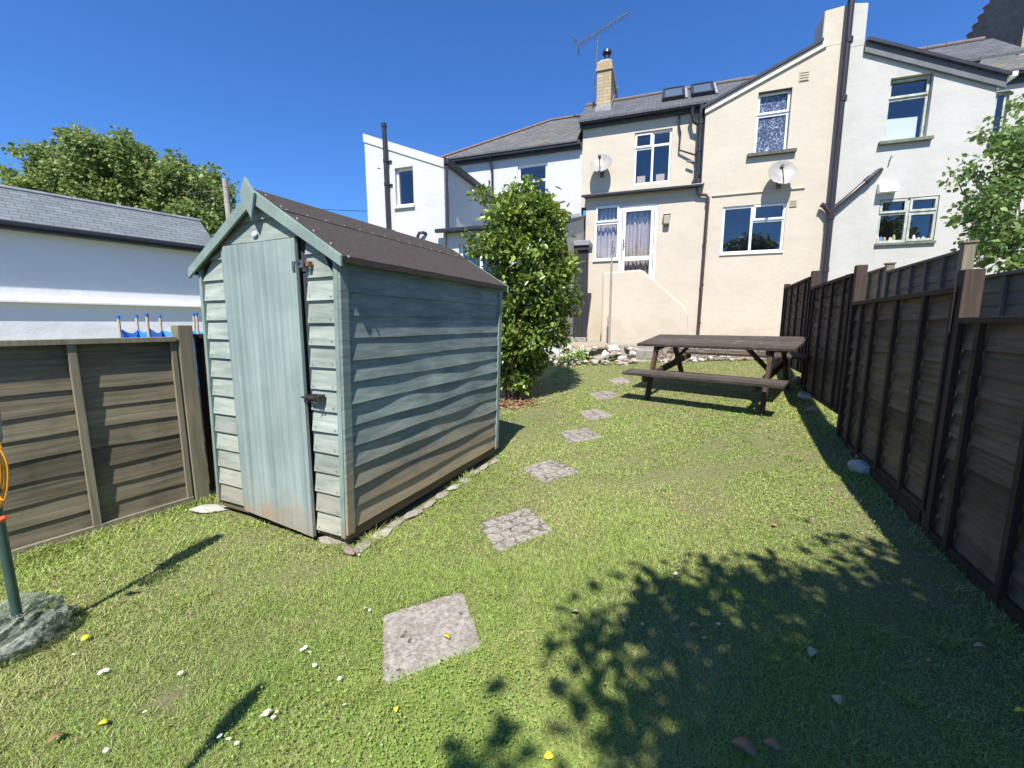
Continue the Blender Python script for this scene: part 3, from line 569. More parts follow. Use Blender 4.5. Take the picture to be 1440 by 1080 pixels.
# ================================================================ FENCES
def panel(fence, F, x0, x1, z0, z1, bm_, vm, yo=0, nb=5, rows=None, wz=.006, sgn=-1, batt=None, cap=True, seed=0, base=0, expo=.115, ob=.014):
    """overlapped waney boards from z0 to z1 (world heights), battens on the face turned to sgn*y"""
    z0 -= base; z1 -= base; T = lambda s, o, z: (s, yo + sgn * o, z); m = MB(); rows = rows or max(3, int(round((z1 - z0 - .05) / expo))); ex = (z1 - z0 - .05) / rows
    for k in range(rows): lap(m, T, x0 + .01, x1 - .01, z0 + k * ex, z0 + (k + 1) * ex + .035, ob, .002, .006, wz, n=24, seed=seed * 50 + k, th=ob - .0015)
    p = m.build('panel', bm_, fence)
    for bx_ in (batt if batt is not None else [x0 + (x1 - x0) * (i + .5) / nb for i in range(nb)]):
        j = random.uniform(-.006, .006); MB().box(bx_ - .019 + j, bx_ + .019 + j, min(yo + sgn * (ob + .007), yo + sgn * (ob + .034)), max(yo + sgn * (ob + .007), yo + sgn * (ob + .034)), z0, z1 - .032).build('batten', vm, p, bevel=.002)
    for a in (x0 + .002, x1 - .032): MB().box(a, a + .03, min(yo + sgn * (ob + .0065), yo + sgn * (ob + .030)), max(yo + sgn * (ob + .0065), yo + sgn * (ob + .030)), z0, z1 - .032).build('edge_batten', vm, p, bevel=.002)
    if cap: MB().box(x0, x1, min(yo - sgn * .02, yo + sgn * .056), max(yo - sgn * .02, yo + sgn * .056), z1 - .031, z1).build('top_rail', vm, p, bevel=.002)
    MB().box(x0, x1, min(yo + sgn * .022, yo + sgn * .046), max(yo + sgn * .022, yo + sgn * .046), z0 - .02, z0 + .022).build('bottom_rail', vm, p, bevel=.002)
    return p
# left fence: frame x runs away from the camera along the fence, -y looks at the lawn ... (yaw 59 => +y is the left side)
LF = Frame(-2.74, 2.13, 59); lf = empty('fence', LF.o, LF.yaw, 'low grey weathered overlap fence with bright battens left of the shed', 'fence')
panel(lf, LF, -.93, .855, .035, 1.185, M['fenceL'], M['fenceLv'], 0, batt=[-.24, .355], rows=9, wz=.008, seed=1, ob=.010)
panel(lf, LF, .99, 2.7, .06, 1.20, M['fenceR'], M['fenceRv'], .06, batt=[1.6, 2.2], rows=9, seed=2)
panel(lf, LF, -2.8, -1.05, .035, 1.185, M['fenceL'], M['fenceLv'], 0, batt=[-2.2, -1.6], rows=9, seed=3)
MB().hexa([(.865, -.05, -.1), (.955, -.05, -.1), (.955, .05, -.1), (.865, .05, -.1), (.865, -.05, 1.262), (.955, -.05, 1.262), (.955, .05, 1.262), (.865, .05, 1.262)]).build('post', M['fenceLv'], lf, bevel=.004)
MB().box(-1.04, -.94, -.05, .05, -.1, 1.26).build('post', M['fenceLv'], lf, bevel=.004)
MB().box(2.71, 2.80, -.05, .05, -.1, 1.26).build('post', M['fenceLv'], lf, bevel=.004)
MB().box(-.93, .86, -.052, -.030, -.02, .022).build('gravel_board', M['postN'], lf, bevel=.002)
# right fence: stepped dark panels; yaw 65.8, its +y side faces the lawn
RF = Frame(2.51, 2.36, 65.8); rf = empty('fence', RF.o, RF.yaw, 'tall dark brown stepped overlap fence along the right side of the lawn', 'fence')
panel(rf, RF, -1.84, -.055, .06, 1.305, M['fenceR'], M['fenceRv'], 0, nb=4, sgn=1, seed=11, ob=.024, wz=.009, expo=.12)
panel(rf, RF, .0, 1.80, .17, 1.475, M['fenceR'], M['fenceRv'], 0, batt=[.36, .78, 1.20, 1.5], sgn=1, seed=12, ob=.024, wz=.009, expo=.12)
panel(rf, RF, 1.90, 3.60, .40, 1.75, M['fenceR'], M['fenceRv'], 0, nb=4, sgn=1, seed=13, ob=.024, wz=.009, expo=.12)
panel(rf, RF, 3.72, 5.66, .62, 1.90, M['fenceR'], M['fenceRv'], 0, nb=4, sgn=1, seed=14, ob=.024, wz=.009, expo=.12)
panel(rf, RF, -3.75, -1.94, .02, 1.25, M['fenceR'], M['fenceRv'], 0, nb=4, sgn=1, seed=15, ob=.024)
for x, z in ((-.05, 1.565), (1.80, 1.815), (3.62, 1.965), (5.67, 1.97), (-1.89, 1.36)): MB().box(x + .008, x + .086, -.045, .04, -.1, z).build('post', M['postR'], rf, bevel=.004)
for x0, x1, z in ((-1.79, -.06, .04), (.055, 1.79, .14)): MB().box(x0, x1, .02, .045, z - .12, z).build('gravel_board', M['fenceRv'], rf, bevel=.003)
# neighbour's fence further right
NF = Frame(5.1, 4.8, 65.8); nf = empty('fence', NF.o, NF.yaw, 'grey neighbouring fence with pale posts beyond the dark brown fence', 'fence')
panel(nf, NF, .17, 2.28, .62, 2.11, M['fenceN'], M['fenceNv'], 0, batt=[.53, .97, 1.40, 1.83], sgn=1, seed=21, expo=.13)
panel(nf, NF, 2.37, 4.3, .62, 2.19, M['fenceN'], M['fenceNv'], 0, nb=4, sgn=1, seed=22, expo=.13)
panel(nf, NF, -2.0, .06, .40, 1.77, M['fenceN'], M['fenceNv'], 0, nb=4, sgn=1, seed=23, expo=.13)
for x, z in ((.07, 2.17), (2.28, 2.22), (4.31, 2.25), (-2.1, 1.9)):
    MB().box(x, x + .10, -.05, .05, 0, z).build('post', M['postN'], nf, bevel=.004)
    MB().box(x - .015, x + .115, -.065, .065, z + .001, z + .02).build('post_cap', M['postN'], nf, bevel=.003)

# ================================================================ HOUSES
def clip(poly, rect):
    x0, x1, z0, z1 = rect; out = list(poly)
    for ax_, val, keep in ((0, x0, 1), (0, x1, -1), (1, z0, 1), (1, z1, -1)):
        src = out; out = []
        for i in range(len(src)):
            a, b = src[i], src[(i + 1) % len(src)]; ia, ib = (a[ax_] - val) * keep >= -1e-9, (b[ax_] - val) * keep >= -1e-9
            if ia: out.append(a)
            if ia != ib:
                k = (val - a[ax_]) / (b[ax_] - a[ax_]); out.append((a[0] + (b[0] - a[0]) * k, a[1] + (b[1] - a[1]) * k))
        if not out: return out
    return out
def wall(name, poly, holes, y, mat, parent, depth=.16, back=.3):
    """poly convex, x/z counter-clockwise; holes (x0,x1,z0,z1); face looks to -y"""
    m = MB(); xs = sorted({min(p[0] for p in poly), max(p[0] for p in poly), *[h[0] for h in holes], *[h[1] for h in holes]}); zs = sorted({min(p[1] for p in poly), max(p[1] for p in poly), *[h[2] for h in holes], *[h[3] for h in holes]})
    for i in range(len(xs) - 1):
        for j in range(len(zs) - 1):
            cx, cz = (xs[i] + xs[i + 1]) / 2, (zs[j] + zs[j + 1]) / 2
            if any(h[0] < cx < h[1] and h[2] < cz < h[3] for h in holes): continue
            c = clip(poly, (xs[i], xs[i + 1], zs[j], zs[j + 1]))
            if len(c) > 2: m.add([(x, y, z) for x, z in c], [tuple(range(len(c)))])
    n = len(poly)
    for i in range(n):
        a, b = poly[i], poly[(i + 1) % n]; m.quad((a[0], y, a[1]), (a[0], y + back, a[1]), (b[0], y + back, b[1]), (b[0], y, b[1]))
    for x0, x1, z0, z1 in holes:
        d = y + depth
        m.quad((x0, y, z0), (x0, d, z0), (x0, d, z1), (x0, y, z1)); m.quad((x1, y, z0), (x1, y, z1), (x1, d, z1), (x1, d, z0))
        m.quad((x0, y, z1), (x0, d, z1), (x1, d, z1), (x1, y, z1)); m.quad((x0, y, z0), (x1, y, z0), (x1, d, z0), (x0, d, z0))
    return m.build(name, mat, parent)
def window(parent, x0, x1, z0, z1, y, mull=(), trans=(), sash=(), mat=None, fw=.05, sill=None, name='window', glassm=None, inner=None):
    """frame in the opening; mull = list of (x, z0, z1), trans = list of (z, x0, x1); sash = opening lights (x0,x1,z0,z1)"""
    mat = mat or M['upvc']; m = MB(); g = .002; a, b, c, d = x0 + g, x1 - g, z0 + g, z1 - g
    m.box(a, a + fw, y, y + .06, c, d); m.box(b - fw, b, y, y + .06, c, d); m.box(a + fw, b - fw, y, y + .06, d - fw, d); m.box(a + fw, b - fw, y, y + .06, c, c + fw * 1.1)
    for x, q0, q1 in mull: m.box(x - fw / 2, x + fw / 2, y + .0015, y + .058, q0, q1)
    for z, q0, q1 in trans: m.box(q0, q1, y + .003, y + .056, z - fw / 2, z + fw / 2)
    f = m.build(name, mat, parent, bevel=.003)
    for q0, q1, r0, r1 in sash:
        s = MB(); k = .042; s.box(q0, q0 + k, y - .022, y + .0, r0, r1); s.box(q1 - k, q1, y - .022, y, r0, r1); s.box(q0 + k, q1 - k, y - .022, y, r1 - k, r1); s.box(q0 + k, q1 - k, y - .022, y, r0, r0 + k); s.build('sash', mat, f, bevel=.003)
    p = MB(); p.quad((a + .02, y + .03, c + .02), (b - .02, y + .03, c + .02), (b - .02, y + .03, d - .02), (a + .02, y + .03, d - .02)); p.build('pane', glassm or M['glass'], f)
    if glassm is None:
        i = MB(); yy = y + .9
        i.quad((a, yy, c), (b, yy, c), (b, yy, d), (a, yy, d)); i.quad((a, y + .06, c), (a, yy, c), (a, yy, d), (a, y + .06, d)); i.quad((b, y + .06, c), (b, y + .06, d), (b, yy, d), (b, yy, c)); i.quad((a, y + .06, d), (a, yy, d), (b, yy, d), (b, y + .06, d)); i.quad((a, y + .06, c), (b, y + .06, c), (b, yy, c), (a, yy, c))
        i.build('room_behind', M['room'], f)  # shallow box coloured dark in place of an unlit room
    if sill: s = MB(); s.box(sill[0], sill[1], sill[4], y - .001, sill[2], sill[3]); s.build('sill', sill[5], f, bevel=.004)
    return f
def curtain(parent, x0, x1, z0, z1, y, gap=()):
    n = 90; vs = []; fs = []; r = wob(5)
    for i in range(n + 1):
        x = x0 + (x1 - x0) * i / n; o = .028 * math.sin(x * 62 + 2 * r(x * 3)) + .015 * math.sin(x * 131)
        for z in (z0, z1): vs.append((x, y + o, z))
    for i in range(n):
        x = x0 + (x1 - x0) * (i + .5) / n
        if any(a < x < b for a, b in gap): continue
        fs.append((i * 2, i * 2 + 2, i * 2 + 3, i * 2 + 1))
    return MB().add(vs, fs).build('curtain', M['curtain'], parent, smooth=True)
TP = math.tan(R(37)); nrm = (0, -math.sin(R(37)), math.cos(R(37)))
def roof_slab(parent, pts, mat, th=.05, name='roof'):
    """pts: outline of the upper face; thickness downwards"""
    n = len(pts); m = MB(); m.add(list(pts) + [(x, y, z - th) for x, y, z in pts], [tuple(range(n)), tuple(range(2 * n - 1, n - 1, -1))] + [(i, i + n, (i + 1) % n + n, (i + 1) % n) for i in range(n)]); return m.build(name, mat, parent)
def on_roof(F, x, y, ye, ze): q = F.on(x, y, (0, ye, ze), nrm); return q
TZ = .85
# ---- cream house -----------------------------------------------------------
ch = empty('terraced_house', HF.o, HF.yaw, 'cream rendered terraced house with white patio door and satellite dishes', 'house')
wall('wall', [(-.17, 4.3), (2.69, 4.3), (2.69, 6.26), (-.17, 6.26)], [(1.12, 1.99, 4.72, 5.95)], .25, M['cream'], ch, depth=.1)
wall('wall', [(0, .3), (2.69, .3), (2.69, 4.46), (0, 4.46)], [(.225, .845, 2.89, 4.235), (.845, 1.745, 2.12, 4.18)], 0, M['cream'], ch, depth=.07)
wall('wall', [(2.69, .3), (5.33, .3), (5.33, 7.22), (2.69, 6.12)], [(3.74, 4.385, 5.06, 6.33), (3.185, 4.465, 2.90, 3.965)], 0, M['cream'], ch, depth=.15, back=3.2)
MB().box(-.17, 2.688, 1.4, 7.0, .3, 6.2).build('inner_structure', M['cream'], ch)
window(ch, 1.12, 1.99, 4.72, 5.95, .30, mull=[(1.555, 4.77, 5.9)], trans=[(5.58, 1.17, 1.53), (5.62, 1.58, 1.94)], sash=[(1.135, 1.535, 5.60, 5.93)], name='upper_window')
for xx in (1.20, 1.66): MB().box(xx, xx + .20, .42, .50, 4.78, 4.98).build('box_on_sill', M['box'], ch, bevel=.004)
f = window(ch, .225, .845, 2.89, 4.235, .012, trans=[(3.80, .27, .80)], sash=[(.25, .825, 3.83, 4.21)], name='side_window', sill=(.20, .86, 2.865, 2.895, -.04, M['upvc'])); curtain(f, .26, .81, 2.93, 4.2, .16)
f = window(ch, .845, 1.745, 2.12, 4.18, .012, trans=[(2.90, 1.0, 1.6)], fw=.06, name='patio_door'); curtain(f, 1.0, 1.6, 2.2, 4.1, .16)
s = MB()
for a, b in ((.925, 1.0), (1.595, 1.67)): s.box(a, b, -.015, .011, 2.18, 4.11)
s.box(1.0, 1.595, -.015, .011, 4.035, 4.11); s.box(1.0, 1.595, -.015, .011, 2.85, 2.95); s.box(1.0, 1.595, -.015, .011, 2.18, 2.28); s.build('door_leaf', M['upvc'], f, bevel=.003)
m = MB(); m.box(.945, .975, -.03, -.016, 3.12, 3.38); m.tube([(.96, -.03, 3.27), (.96, -.06, 3.27), (1.05, -.06, 3.275)], .008, 8); m.build('handle', M['metal'], f)
window(ch, 3.74, 4.385, 5.06, 6.33, .10, trans=[(5.86, 3.79, 4.335)], sash=[(3.755, 4.37, 5.885, 6.31)], name='bathroom_window', glassm=M['pattern'], sill=(3.60, 4.55, 4.985, 5.055, -.09, M['sill']))
window(ch, 3.185, 4.465, 2.90, 3.965, .03, mull=[(3.80, 2.95, 3.92)], trans=[(3.60, 3.82, 4.42)], sash=[(3.825, 4.45, 3.615, 3.95)], name='kitchen_window', sill=(3.17, 4.48, 2.87, 2.90, -.03, M['upvc']))
m = MB(); m.box(2.93, 4.79, -.030, -.001, 4.215, 4.25); m.build('drip_mould', M['cream'], ch, bevel=.01)
m = MB(); m.box(.20, 1.78, -.012, -.001, 4.24, 4.262); m.box(1.78, 2.6, -.012, -.001, 4.262, 4.275); m.build('drip_mould', M['cream'], ch, bevel=.003)
# lean-to head over the patio door: flashing, mossy edge, gutter
m = MB(); m.hexa([(-.06, -.15, 4.475), (2.74, -.15, 4.475), (2.74, .249, 4.475), (-.06, .249, 4.475), (-.06, -.15, 4.50), (2.74, -.15, 4.50), (2.74, .249, 4.62), (-.06, .249, 4.62)]); m.build('porch_roof', M['moss'], ch)
m = MB(); m.box(-.10, 2.72, -.20, -.151, 4.43, 4.49); m.box(-.05, 2.60, -.13, -.02, 4.44, 4.474); m.build('porch_gutter', M['blackp'], ch, bevel=.01)
def chain(Fr_, pts): return [(Fr_.at(x, y, c)[0], c, Fr_.at(x, y, c)[1]) for x, y, c in pts]
m = MB(); m.tube([(2.60, -.10, 4.62), (2.60, -.10, 4.33), (2.64, -.07, 4.28), (2.80, -.065, 4.25), (2.85, -.065, 4.18), (2.81, -.065, .9)], .034, 10)
for z in (4.1, 3.2, 2.2, 1.3): m.tube([(2.815 + z * .006, -.065, z - .02), (2.815 + z * .006, -.065, z + .02)], .043, 10)
m.build('downpipe', M['brownp'], ch, smooth=True)
m = MB(); xs_, zs_ = HF.at(986, 158, .12); m.tube([(2.60, .08, 4.45), (2.60, .08, 6.30)], .055, 12); m.tube([(2.61, .10, 5.85), (2.45, .08, 5.95), (2.40, .06, 6.18), (2.42, .05, 6.25)], .045, 12)
for z in (5.3, 5.9): m.tube([(2.60, .08, z - .03), (2.60, .08, z + .03)], .066, 12)
m.tube([(2.52, .05, 4.55), (2.62, .04, 4.78)], .06, 10)
m.build('soil_pipe', M['blackp'], ch, smooth=True)
m = MB(); pts = [(955, 160, .19), (955, 178, .19), (957, 187, .19), (955, 211, .19), (978, 218, .15), (986, 219, .10)]; m.tube(chain(HF, pts), .022, 8)
a = HF.at(969, 228, .15); m.tube([(a[0] - .05, .15, a[1] + .02), (a[0] + .12, .12, a[1] - .02)], .022, 8); m.build('waste_pipe', M['blackp'], ch, smooth=True)
# main gutter and roof
m = MB(); m.box(-.24, 2.66, .05, .16, 6.27, 6.35); m.box(-.24, 2.66, .161, .249, 6.20, 6.335); m.build('gutter', M['blackp'], ch, bevel=.012)
m = MB(); m.box(-.2, 2.66, .04, .052, 6.25, 6.34); 
rq = on_roof(HF, 1000, 120, .05, 6.36); RY, RZ2 = float(rq[1]), float(rq[2])
roof_slab(ch, [(-.26, .03, 6.35), (8.2, .03, 6.35), (8.2, RY, RZ2), (-.26, RY, RZ2)], M['slate'])
roof_slab(ch, [(-.26, RY, RZ2), (8.2, RY, RZ2), (8.2, RY + 3, RZ2 - 3 * TP), (-.26, RY + 3, RZ2 - 3 * TP)], M['slate'])
m = MB()
for i in range(26): m.tube([(-.26 + i * .32, RY, RZ2 + .005), (.052 + i * .32, RY, RZ2 + .005)], .055, 10)
m.build('ridge_tiles', plain('reddish_grey_ridge', (.17, .12, .105), .9, (.12, .11, .11), 5), ch, smooth=True)
# chimney
def P_on(x, y): return on_roof(HF, x, y, .05, 6.36)
cb = P_on(838, 157); cy = float(cb[1]); cx0, cz0 = HF.at(838.5, 157, cy); cx1, _ = HF.at(858, 157, cy); _, cz1 = HF.at(840, 101, cy); _, cz2 = HF.at(840, 88, cy)
cdp = HF.atx(872, 138, cx1)[0]; cdp = min(max(cdp, cy + .5), cy + 1.6)
chm = MB().box(cx0, cx1, cy, cdp, cz0 - .5, cz1).build('chimney', M['ybrick'], ch)
m = MB(); m.box(cx0 - .03, cx1 + .03, cy - .03, cdp + .03, cz1 + .001, cz1 + .06); m.box(cx0 - .012, cx1 + .012, cy - .012, cdp + .012, cz1 + .061, cz2); m.build('corbel_course', M['ybrick'], chm)
m = MB(); m.hexa([(cx0, cy, cz2 + .001), (cx1, cy, cz2 + .001), (cx1, cdp, cz2 + .001), (cx0, cdp, cz2 + .001), (cx0 + .08, cy + .08, cz2 + .09), (cx1 - .08, cy + .08, cz2 + .09), (cx1 - .08, cdp - .08, cz2 + .09), (cx0 + .08, cdp - .08, cz2 + .09)]); m.build('flaunching', M['conc'], chm)
xm = (cx0 + cx1) / 2 + .03; m = MB(); m.tube([(xm, cy + .2, cz2 + .05), (xm, cy + .2, cz2 + .26)], .075, 14); m.tube([(xm, cy + .2, cz2 + .27), (xm, cy + .2, cz2 + .33)], [.12, .11], 14); m.build('cowl', M['blackp'], chm, smooth=True)
m = MB(); m.box(cx0 - .02, cx1 + .02, cy - .012, cy - .001, cz0 - .12, cz0 + .11); m.prism([(0, 0), (1, 0), (1, 1)], 0, 0) if 0 else None
m.hexa([(cx1 + .001, cy, cz0 - .1), (cx1 + .012, cy, cz0 - .1), (cx1 + .012, cdp, cz0 - .1 + (cdp - cy) * TP), (cx1 + .001, cdp, cz0 - .1 + (cdp - cy) * TP), (cx1 + .001, cy, cz0 + .12), (cx1 + .012, cy, cz0 + .12), (cx1 + .012, cdp, cz0 + .12 + (cdp - cy) * TP), (cx1 + .001, cdp, cz0 + .12 + (cdp - cy) * TP)]); m.build('flashing', M['lead'], chm)
# skylights lying in the roof slope
def skylight(pxa, pxb, lab):
    a = P_on(*pxa); b = P_on(*pxb); x0, y0, x1 = float(a[0]), float(a[1]), float(b[0]); y1 = y0 + .80
    def Q(x, y, h): return (x, y - h * math.sin(R(37)), 6.35 + (y - .03) * TP + h * math.cos(R(37)))
    f = MB()
    for xa, xb, ya, yb in ((x0, x1, y0, y0 + .07), (x0, x1, y1 - .07, y1), (x0, x0 + .06, y0 + .071, y1 - .071), (x1 - .06, x1, y0 + .071, y1 - .071)):
        f.hexa([Q(xa, ya, 0), Q(xb, ya, 0), Q(xb, yb, 0), Q(xa, yb, 0), Q(xa, ya, .08), Q(xb, ya, .08), Q(xb, yb, .08), Q(xa, yb, .08)])
    o = f.build('skylight', M['blackp'], ch); g = MB(); g.quad(Q(x0 + .06, y0 + .07, .06), Q(x1 - .06, y0 + .07, .06), Q(x1 - .06, y1 - .07, .06), Q(x0 + .06, y1 - .07, .06)); g.build('pane', plain('grey_skylight_glass', (.10, .12, .15), .05), o)
    g = MB(); g.hexa([Q(x1 + .01, y0 - .05, .002), Q(x1 + .06, y0 - .05, .002), Q(x1 + .06, y1, .002), Q(x1 + .01, y1, .002), Q(x1 + .01, y0 - .05, .04), Q(x1 + .06, y0 - .05, .04), Q(x1 + .06, y1, .04), Q(x1 + .01, y1, .04)]); g.build('flashing', M['lead'], o)
skylight((931, 144), (963, 138.5), ''); skylight((972, 138), (1005, 131.5), '')
# outrigger roof (mono-pitch rising to the shared stack), verge and barge board
sl = (7.065 - 6.12) / (4.906 - 2.69); zr = lambda x: 6.12 + (x - 2.69) * sl
roof_slab(ch, [(2.62, -.07, zr(2.62) + .10), (4.86, -.07, zr(4.86) + .10), (4.86, 3.4, zr(4.86) + .10), (2.62, 3.4, zr(2.62) + .10)], M['slateS'])
roof_slab(ch, [(4.86, .62, zr(4.86) + .10), (5.33, .62, zr(5.33) + .10), (5.33, 3.4, zr(5.33) + .10), (4.86, 3.4, zr(4.86) + .10)], M['slateS'])
MB().prism([(2.67, zr(2.67) - .07), (4.94, zr(4.94) - .07), (4.94, zr(4.94) + .045), (2.67, zr(2.67) + .045)], -.045, -.002).build('barge_board', M['cream_gloss'], ch, bevel=.004)
MB().prism([(2.62, zr(2.62) + .052), (4.86, zr(4.86) + .052), (4.86, zr(4.86) + .115), (2.62, zr(2.62) + .115)], -.085, -.071).build('verge_edge', M['blackp'], ch)
MB().prism([(4.85, 7.0), (5.327, 7.0), (5.327, 7.74), (4.85, 7.70)], -.004, .60).build('stack', M['cream'], ch, bevel=.02)
def vent(F, px, py, w_, h_, par, mat, y=0):
    x, z = F.at(px, py, y); m = MB(); m.box(x - w_ / 2, x + w_ / 2, y - .012, y - .001, z - h_ / 2, z + h_ / 2)
    for k in range(4): zz = z - h_ / 2 + h_ * (k + .5) / 4; m.box(x - w_ / 2 + .02, x + w_ / 2 - .02, y - .022, y - .0125, zz - .012, zz + .006)
    return m.build('air_vent', mat, par)
vb = plain('beige_vent', (.46, .40, .30), .8); vent(HF, 1131, 107, .19, .20, ch, vb); vent(HF, 1115.5, 286, .15, .15, ch, vb)
# stair with parapet to the patio door
MB().prism([(.60, .3), (2.50, .3), (2.50, 1.50), (2.44, 1.64), (1.51, 2.47), (1.42, 2.50), (.66, 2.47), (.60, 2.42)], -1.06, -.92).build('stair_parapet', M['cream'], ch, bevel=.035)
m = MB(); m.box(.61, 1.50, -.919, -.002, .3, 2.10)
for k in range(6): m.box(1.501 + k * .20, 1.70 + k * .20, -.919, -.002, .3, 1.90 - k * .19)
m.build('steps', M['conc'], ch)
m = MB(); a = HF.at(824, 429, 0); m.tube([(a[0], -.02, a[1]), (a[0], .0, a[1])], .03, 10); m.build('pipe_outlet', M['brownp'], ch)
# ---- white house on the right ------------------------------------------------
wh = empty('terraced_house', tuple(HF.o + HF.u * 5.33), HF.yaw, 'off-white rendered house with green-stained window frames behind the right fence', 'house')
WX = lambda x: x - 5.33
WF = Frame(*(HF.o + HF.u * 5.33)[:2], -19)
sw = (5.99 - 6.98) / (7.75 - 5.6); zw = lambda x: 6.98 + (x - 5.6) * sw
wall('wall', [(WX(5.33), .0), (WX(7.80), .0), (WX(7.80), zw(7.8) - .08), (WX(5.33), zw(5.33) - .08)], [(WX(6.115), WX(6.81), 4.995, 6.20), (WX(6.175), WX(7.16), 2.965, 3.855)], 0, M['white'], wh, depth=.16, back=3.0)
MB().prism([(WX(5.331), 6.9), (WX(5.605), 6.9), (WX(5.60), 7.69), (WX(5.331), 7.74)], -.004, .60).build('stack', M['white'], wh, bevel=.02)
f = window(wh, WX(6.115), WX(6.81), 4.995, 6.20, .10, trans=[(5.82, WX(6.16), WX(6.77))], sash=[(WX(6.13), WX(6.79), 5.84, 6.18)], mat=M['gframe'], name='upper_window', sill=(WX(6.02), WX(6.90), 4.93, 4.99, -.09, M['gsill']))
MB().quad((WX(6.15), .17, 5.03), (WX(6.70), .17, 5.03), (WX(6.70), .17, 5.47), (WX(6.15), .17, 5.49)).build('blind', M['paper'], f)
f = window(wh, WX(6.175), WX(7.16), 2.965, 3.855, .03, mull=[(WX(6.67), 3.0, 3.82)], trans=[(3.56, WX(6.22), WX(7.11))], sash=[(WX(6.19), WX(6.645), 3.575, 3.84), (WX(6.695), WX(7.145), 3.575, 3.84), (WX(6.695), WX(7.145), 2.985, 3.545)], mat=M['gframe'], name='kitchen_window', sill=(WX(6.16), WX(7.18), 2.915, 2.963, -.05, M['gsill']))
for k, (dx, c, hh) in enumerate(((.08, (.7, .7, .7), .12), (.14, (.10, .30, .60), .10), (.20, (.6, .25, .2), .09), (.30, (.75, .75, .72), .08), (.36, (.35, .45, .25), .13), (.60, (.6, .3, .25), .06), (.70, (.75, .72, .68), .10), (.78, (.6, .6, .6), .05), (.86, (.7, .6, .5), .06))):
    x = WX(6.175) + dx; tag(MB().tube([(x, .13, 3.02), (x, .13, 3.02 + hh * .7), (x, .13, 3.02 + hh)], [.03, .028, .012], 10).build('bottle', plain('bottle_colour_%d' % k, c, .3), wh, smooth=True))
# verge: dark edge over a grey board, sloping down to the right
roof_slab(wh, [(WX(5.62), -.10, zw(5.62) + .02), (WX(7.93), -.10, zw(7.93) + .02), (WX(7.93), 3.4, zw(7.93) + .02), (WX(5.62), 3.4, zw(5.62) + .02)], M['slateS'], .045)
MB().prism([(WX(5.60), zw(5.60) - .22), (WX(7.90), zw(7.90) - .22), (WX(7.90), zw(7.90) - .03), (WX(5.60), zw(5.60) - .03)], -.06, -.002).build('barge_board', M['greyboard'], wh, bevel=.004)
MB().prism([(WX(5.61), zw(5.61) - .028), (WX(7.93), zw(7.93) - .028), (WX(7.93), zw(7.93) + .035), (WX(5.61), zw(5.61) + .035)], -.125, -.101).build('verge_edge', M['blackp'], wh)
MB().box(WX(7.9), WX(8.02), -.12, 3.0, zw(7.9) - .06, zw(7.9) + .03).build('gutter', M['upvc'], wh, bevel=.015)
# shared soil stack between the houses
m = MB(); m.tube([(WX(5.30), -.10, .9), (WX(5.265), -.10, 7.86)], .062, 14); m.tube([(WX(5.27), -.10, 7.84), (WX(5.27), -.10, 7.90)], .05, 12)
for z in (2.45, 3.55, 5.9, 7.0): m.tube([(WX(5.29), -.10, z - .05), (WX(5.29), -.10, z + .05)], .075, 14)
m.tube([(WX(5.29), -.10, 3.60), (WX(5.35), -.10, 3.74), (WX(6.04), -.08, 4.40), (WX(6.12), -.0, 4.45)], .048, 12); m.tube([(WX(5.85), -.085, 4.22), (WX(5.93), -.085, 4.30)], .062, 12)
m.tube([(WX(5.28), -.10, 3.62), (WX(5.15), -.10, 3.80), (WX(5.09), -.10, 3.83)], .05, 12)
m.build('soil_pipe', plain('brown_black_soil_pipe', (.040, .030, .032), .35, (.028, .022, .024), 3), wh, smooth=True)
vx, vz = WF.at(1247, 265, 0); m = MB(); m.hexa([(vx - .17, -.16, vz - .10), (vx + .15, -.16, vz - .10), (vx + .15, -.001, vz - .10), (vx - .17, -.001, vz - .10), (vx - .17, -.10, vz + .08), (vx + .15, -.10, vz + .08), (vx + .15, -.001, vz + .10), (vx - .17, -.001, vz + .10)]); m.build('extractor_hood', M['upvc'], wh, bevel=.006)
a = WF.at(1250, 222, 0); m = MB(); m.tube([(a[0] - .0, -.01, a[1] - .17), (a[0] + .02, -.03, a[1] + .0), (a[0] + .05, -.01, a[1] + .04)], .008, 6); m.build('stub_cable', M['blackp'], wh)
# main rear wall further back, its roof, window and big stack
yb = 2.6; gz = WF.at(1425, 104, yb)[1]; wx0 = WX(7.8)
a = WF.at(1400, 128, yb)[0]; b = WF.at(1421, 128, yb)[0]; zt = WF.at(1410, 128, yb)[1]; zb_ = WF.at(1405, 203, yb)[1]
wall('wall', [(wx0, .3), (wx0 + 8, .3), (wx0 + 8, gz - .1), (wx0, gz - .1)], [(a - .35, b, zb_, zt)], yb, M['white'], wh, depth=.15)
window(wh, a - .35, b, zb_, zt, yb + .08, mull=[(b - .2, zb_ + .05, zt - .05)], mat=M['gframe'], name='side_window')
MB().box(wx0 - .1, wx0 + 8, yb - .18, yb - .06, gz - .08, gz + .02).build('gutter', M['blackp'], wh, bevel=.015)
MB().box(wx0 - .1, wx0 + 8, yb - .05, yb - .002, gz - .22, gz - .0).build('fascia', plain('dark_green_fascia', (.035, .055, .045), .6), wh)
rqq = WF.on(1385, 68, (0, yb - .2, gz + .03), nrm); ry, rz_ = float(rqq[1]), float(rqq[2])
roof_slab(wh, [(WX(7.0), yb - .2, gz + .03), (wx0 + 8, yb - .2, gz + .03), (wx0 + 8, ry, rz_), (WX(7.0), ry, rz_)], M['slate2'])
m = MB()
for i in range(24): m.tube([(WX(7.0) + i * .36, ry, rz_ + .01), (WX(7.35) + i * .36, ry, rz_ + .01)], .06, 10)
m.build('ridge_tiles', M['terracotta'], wh, smooth=True)
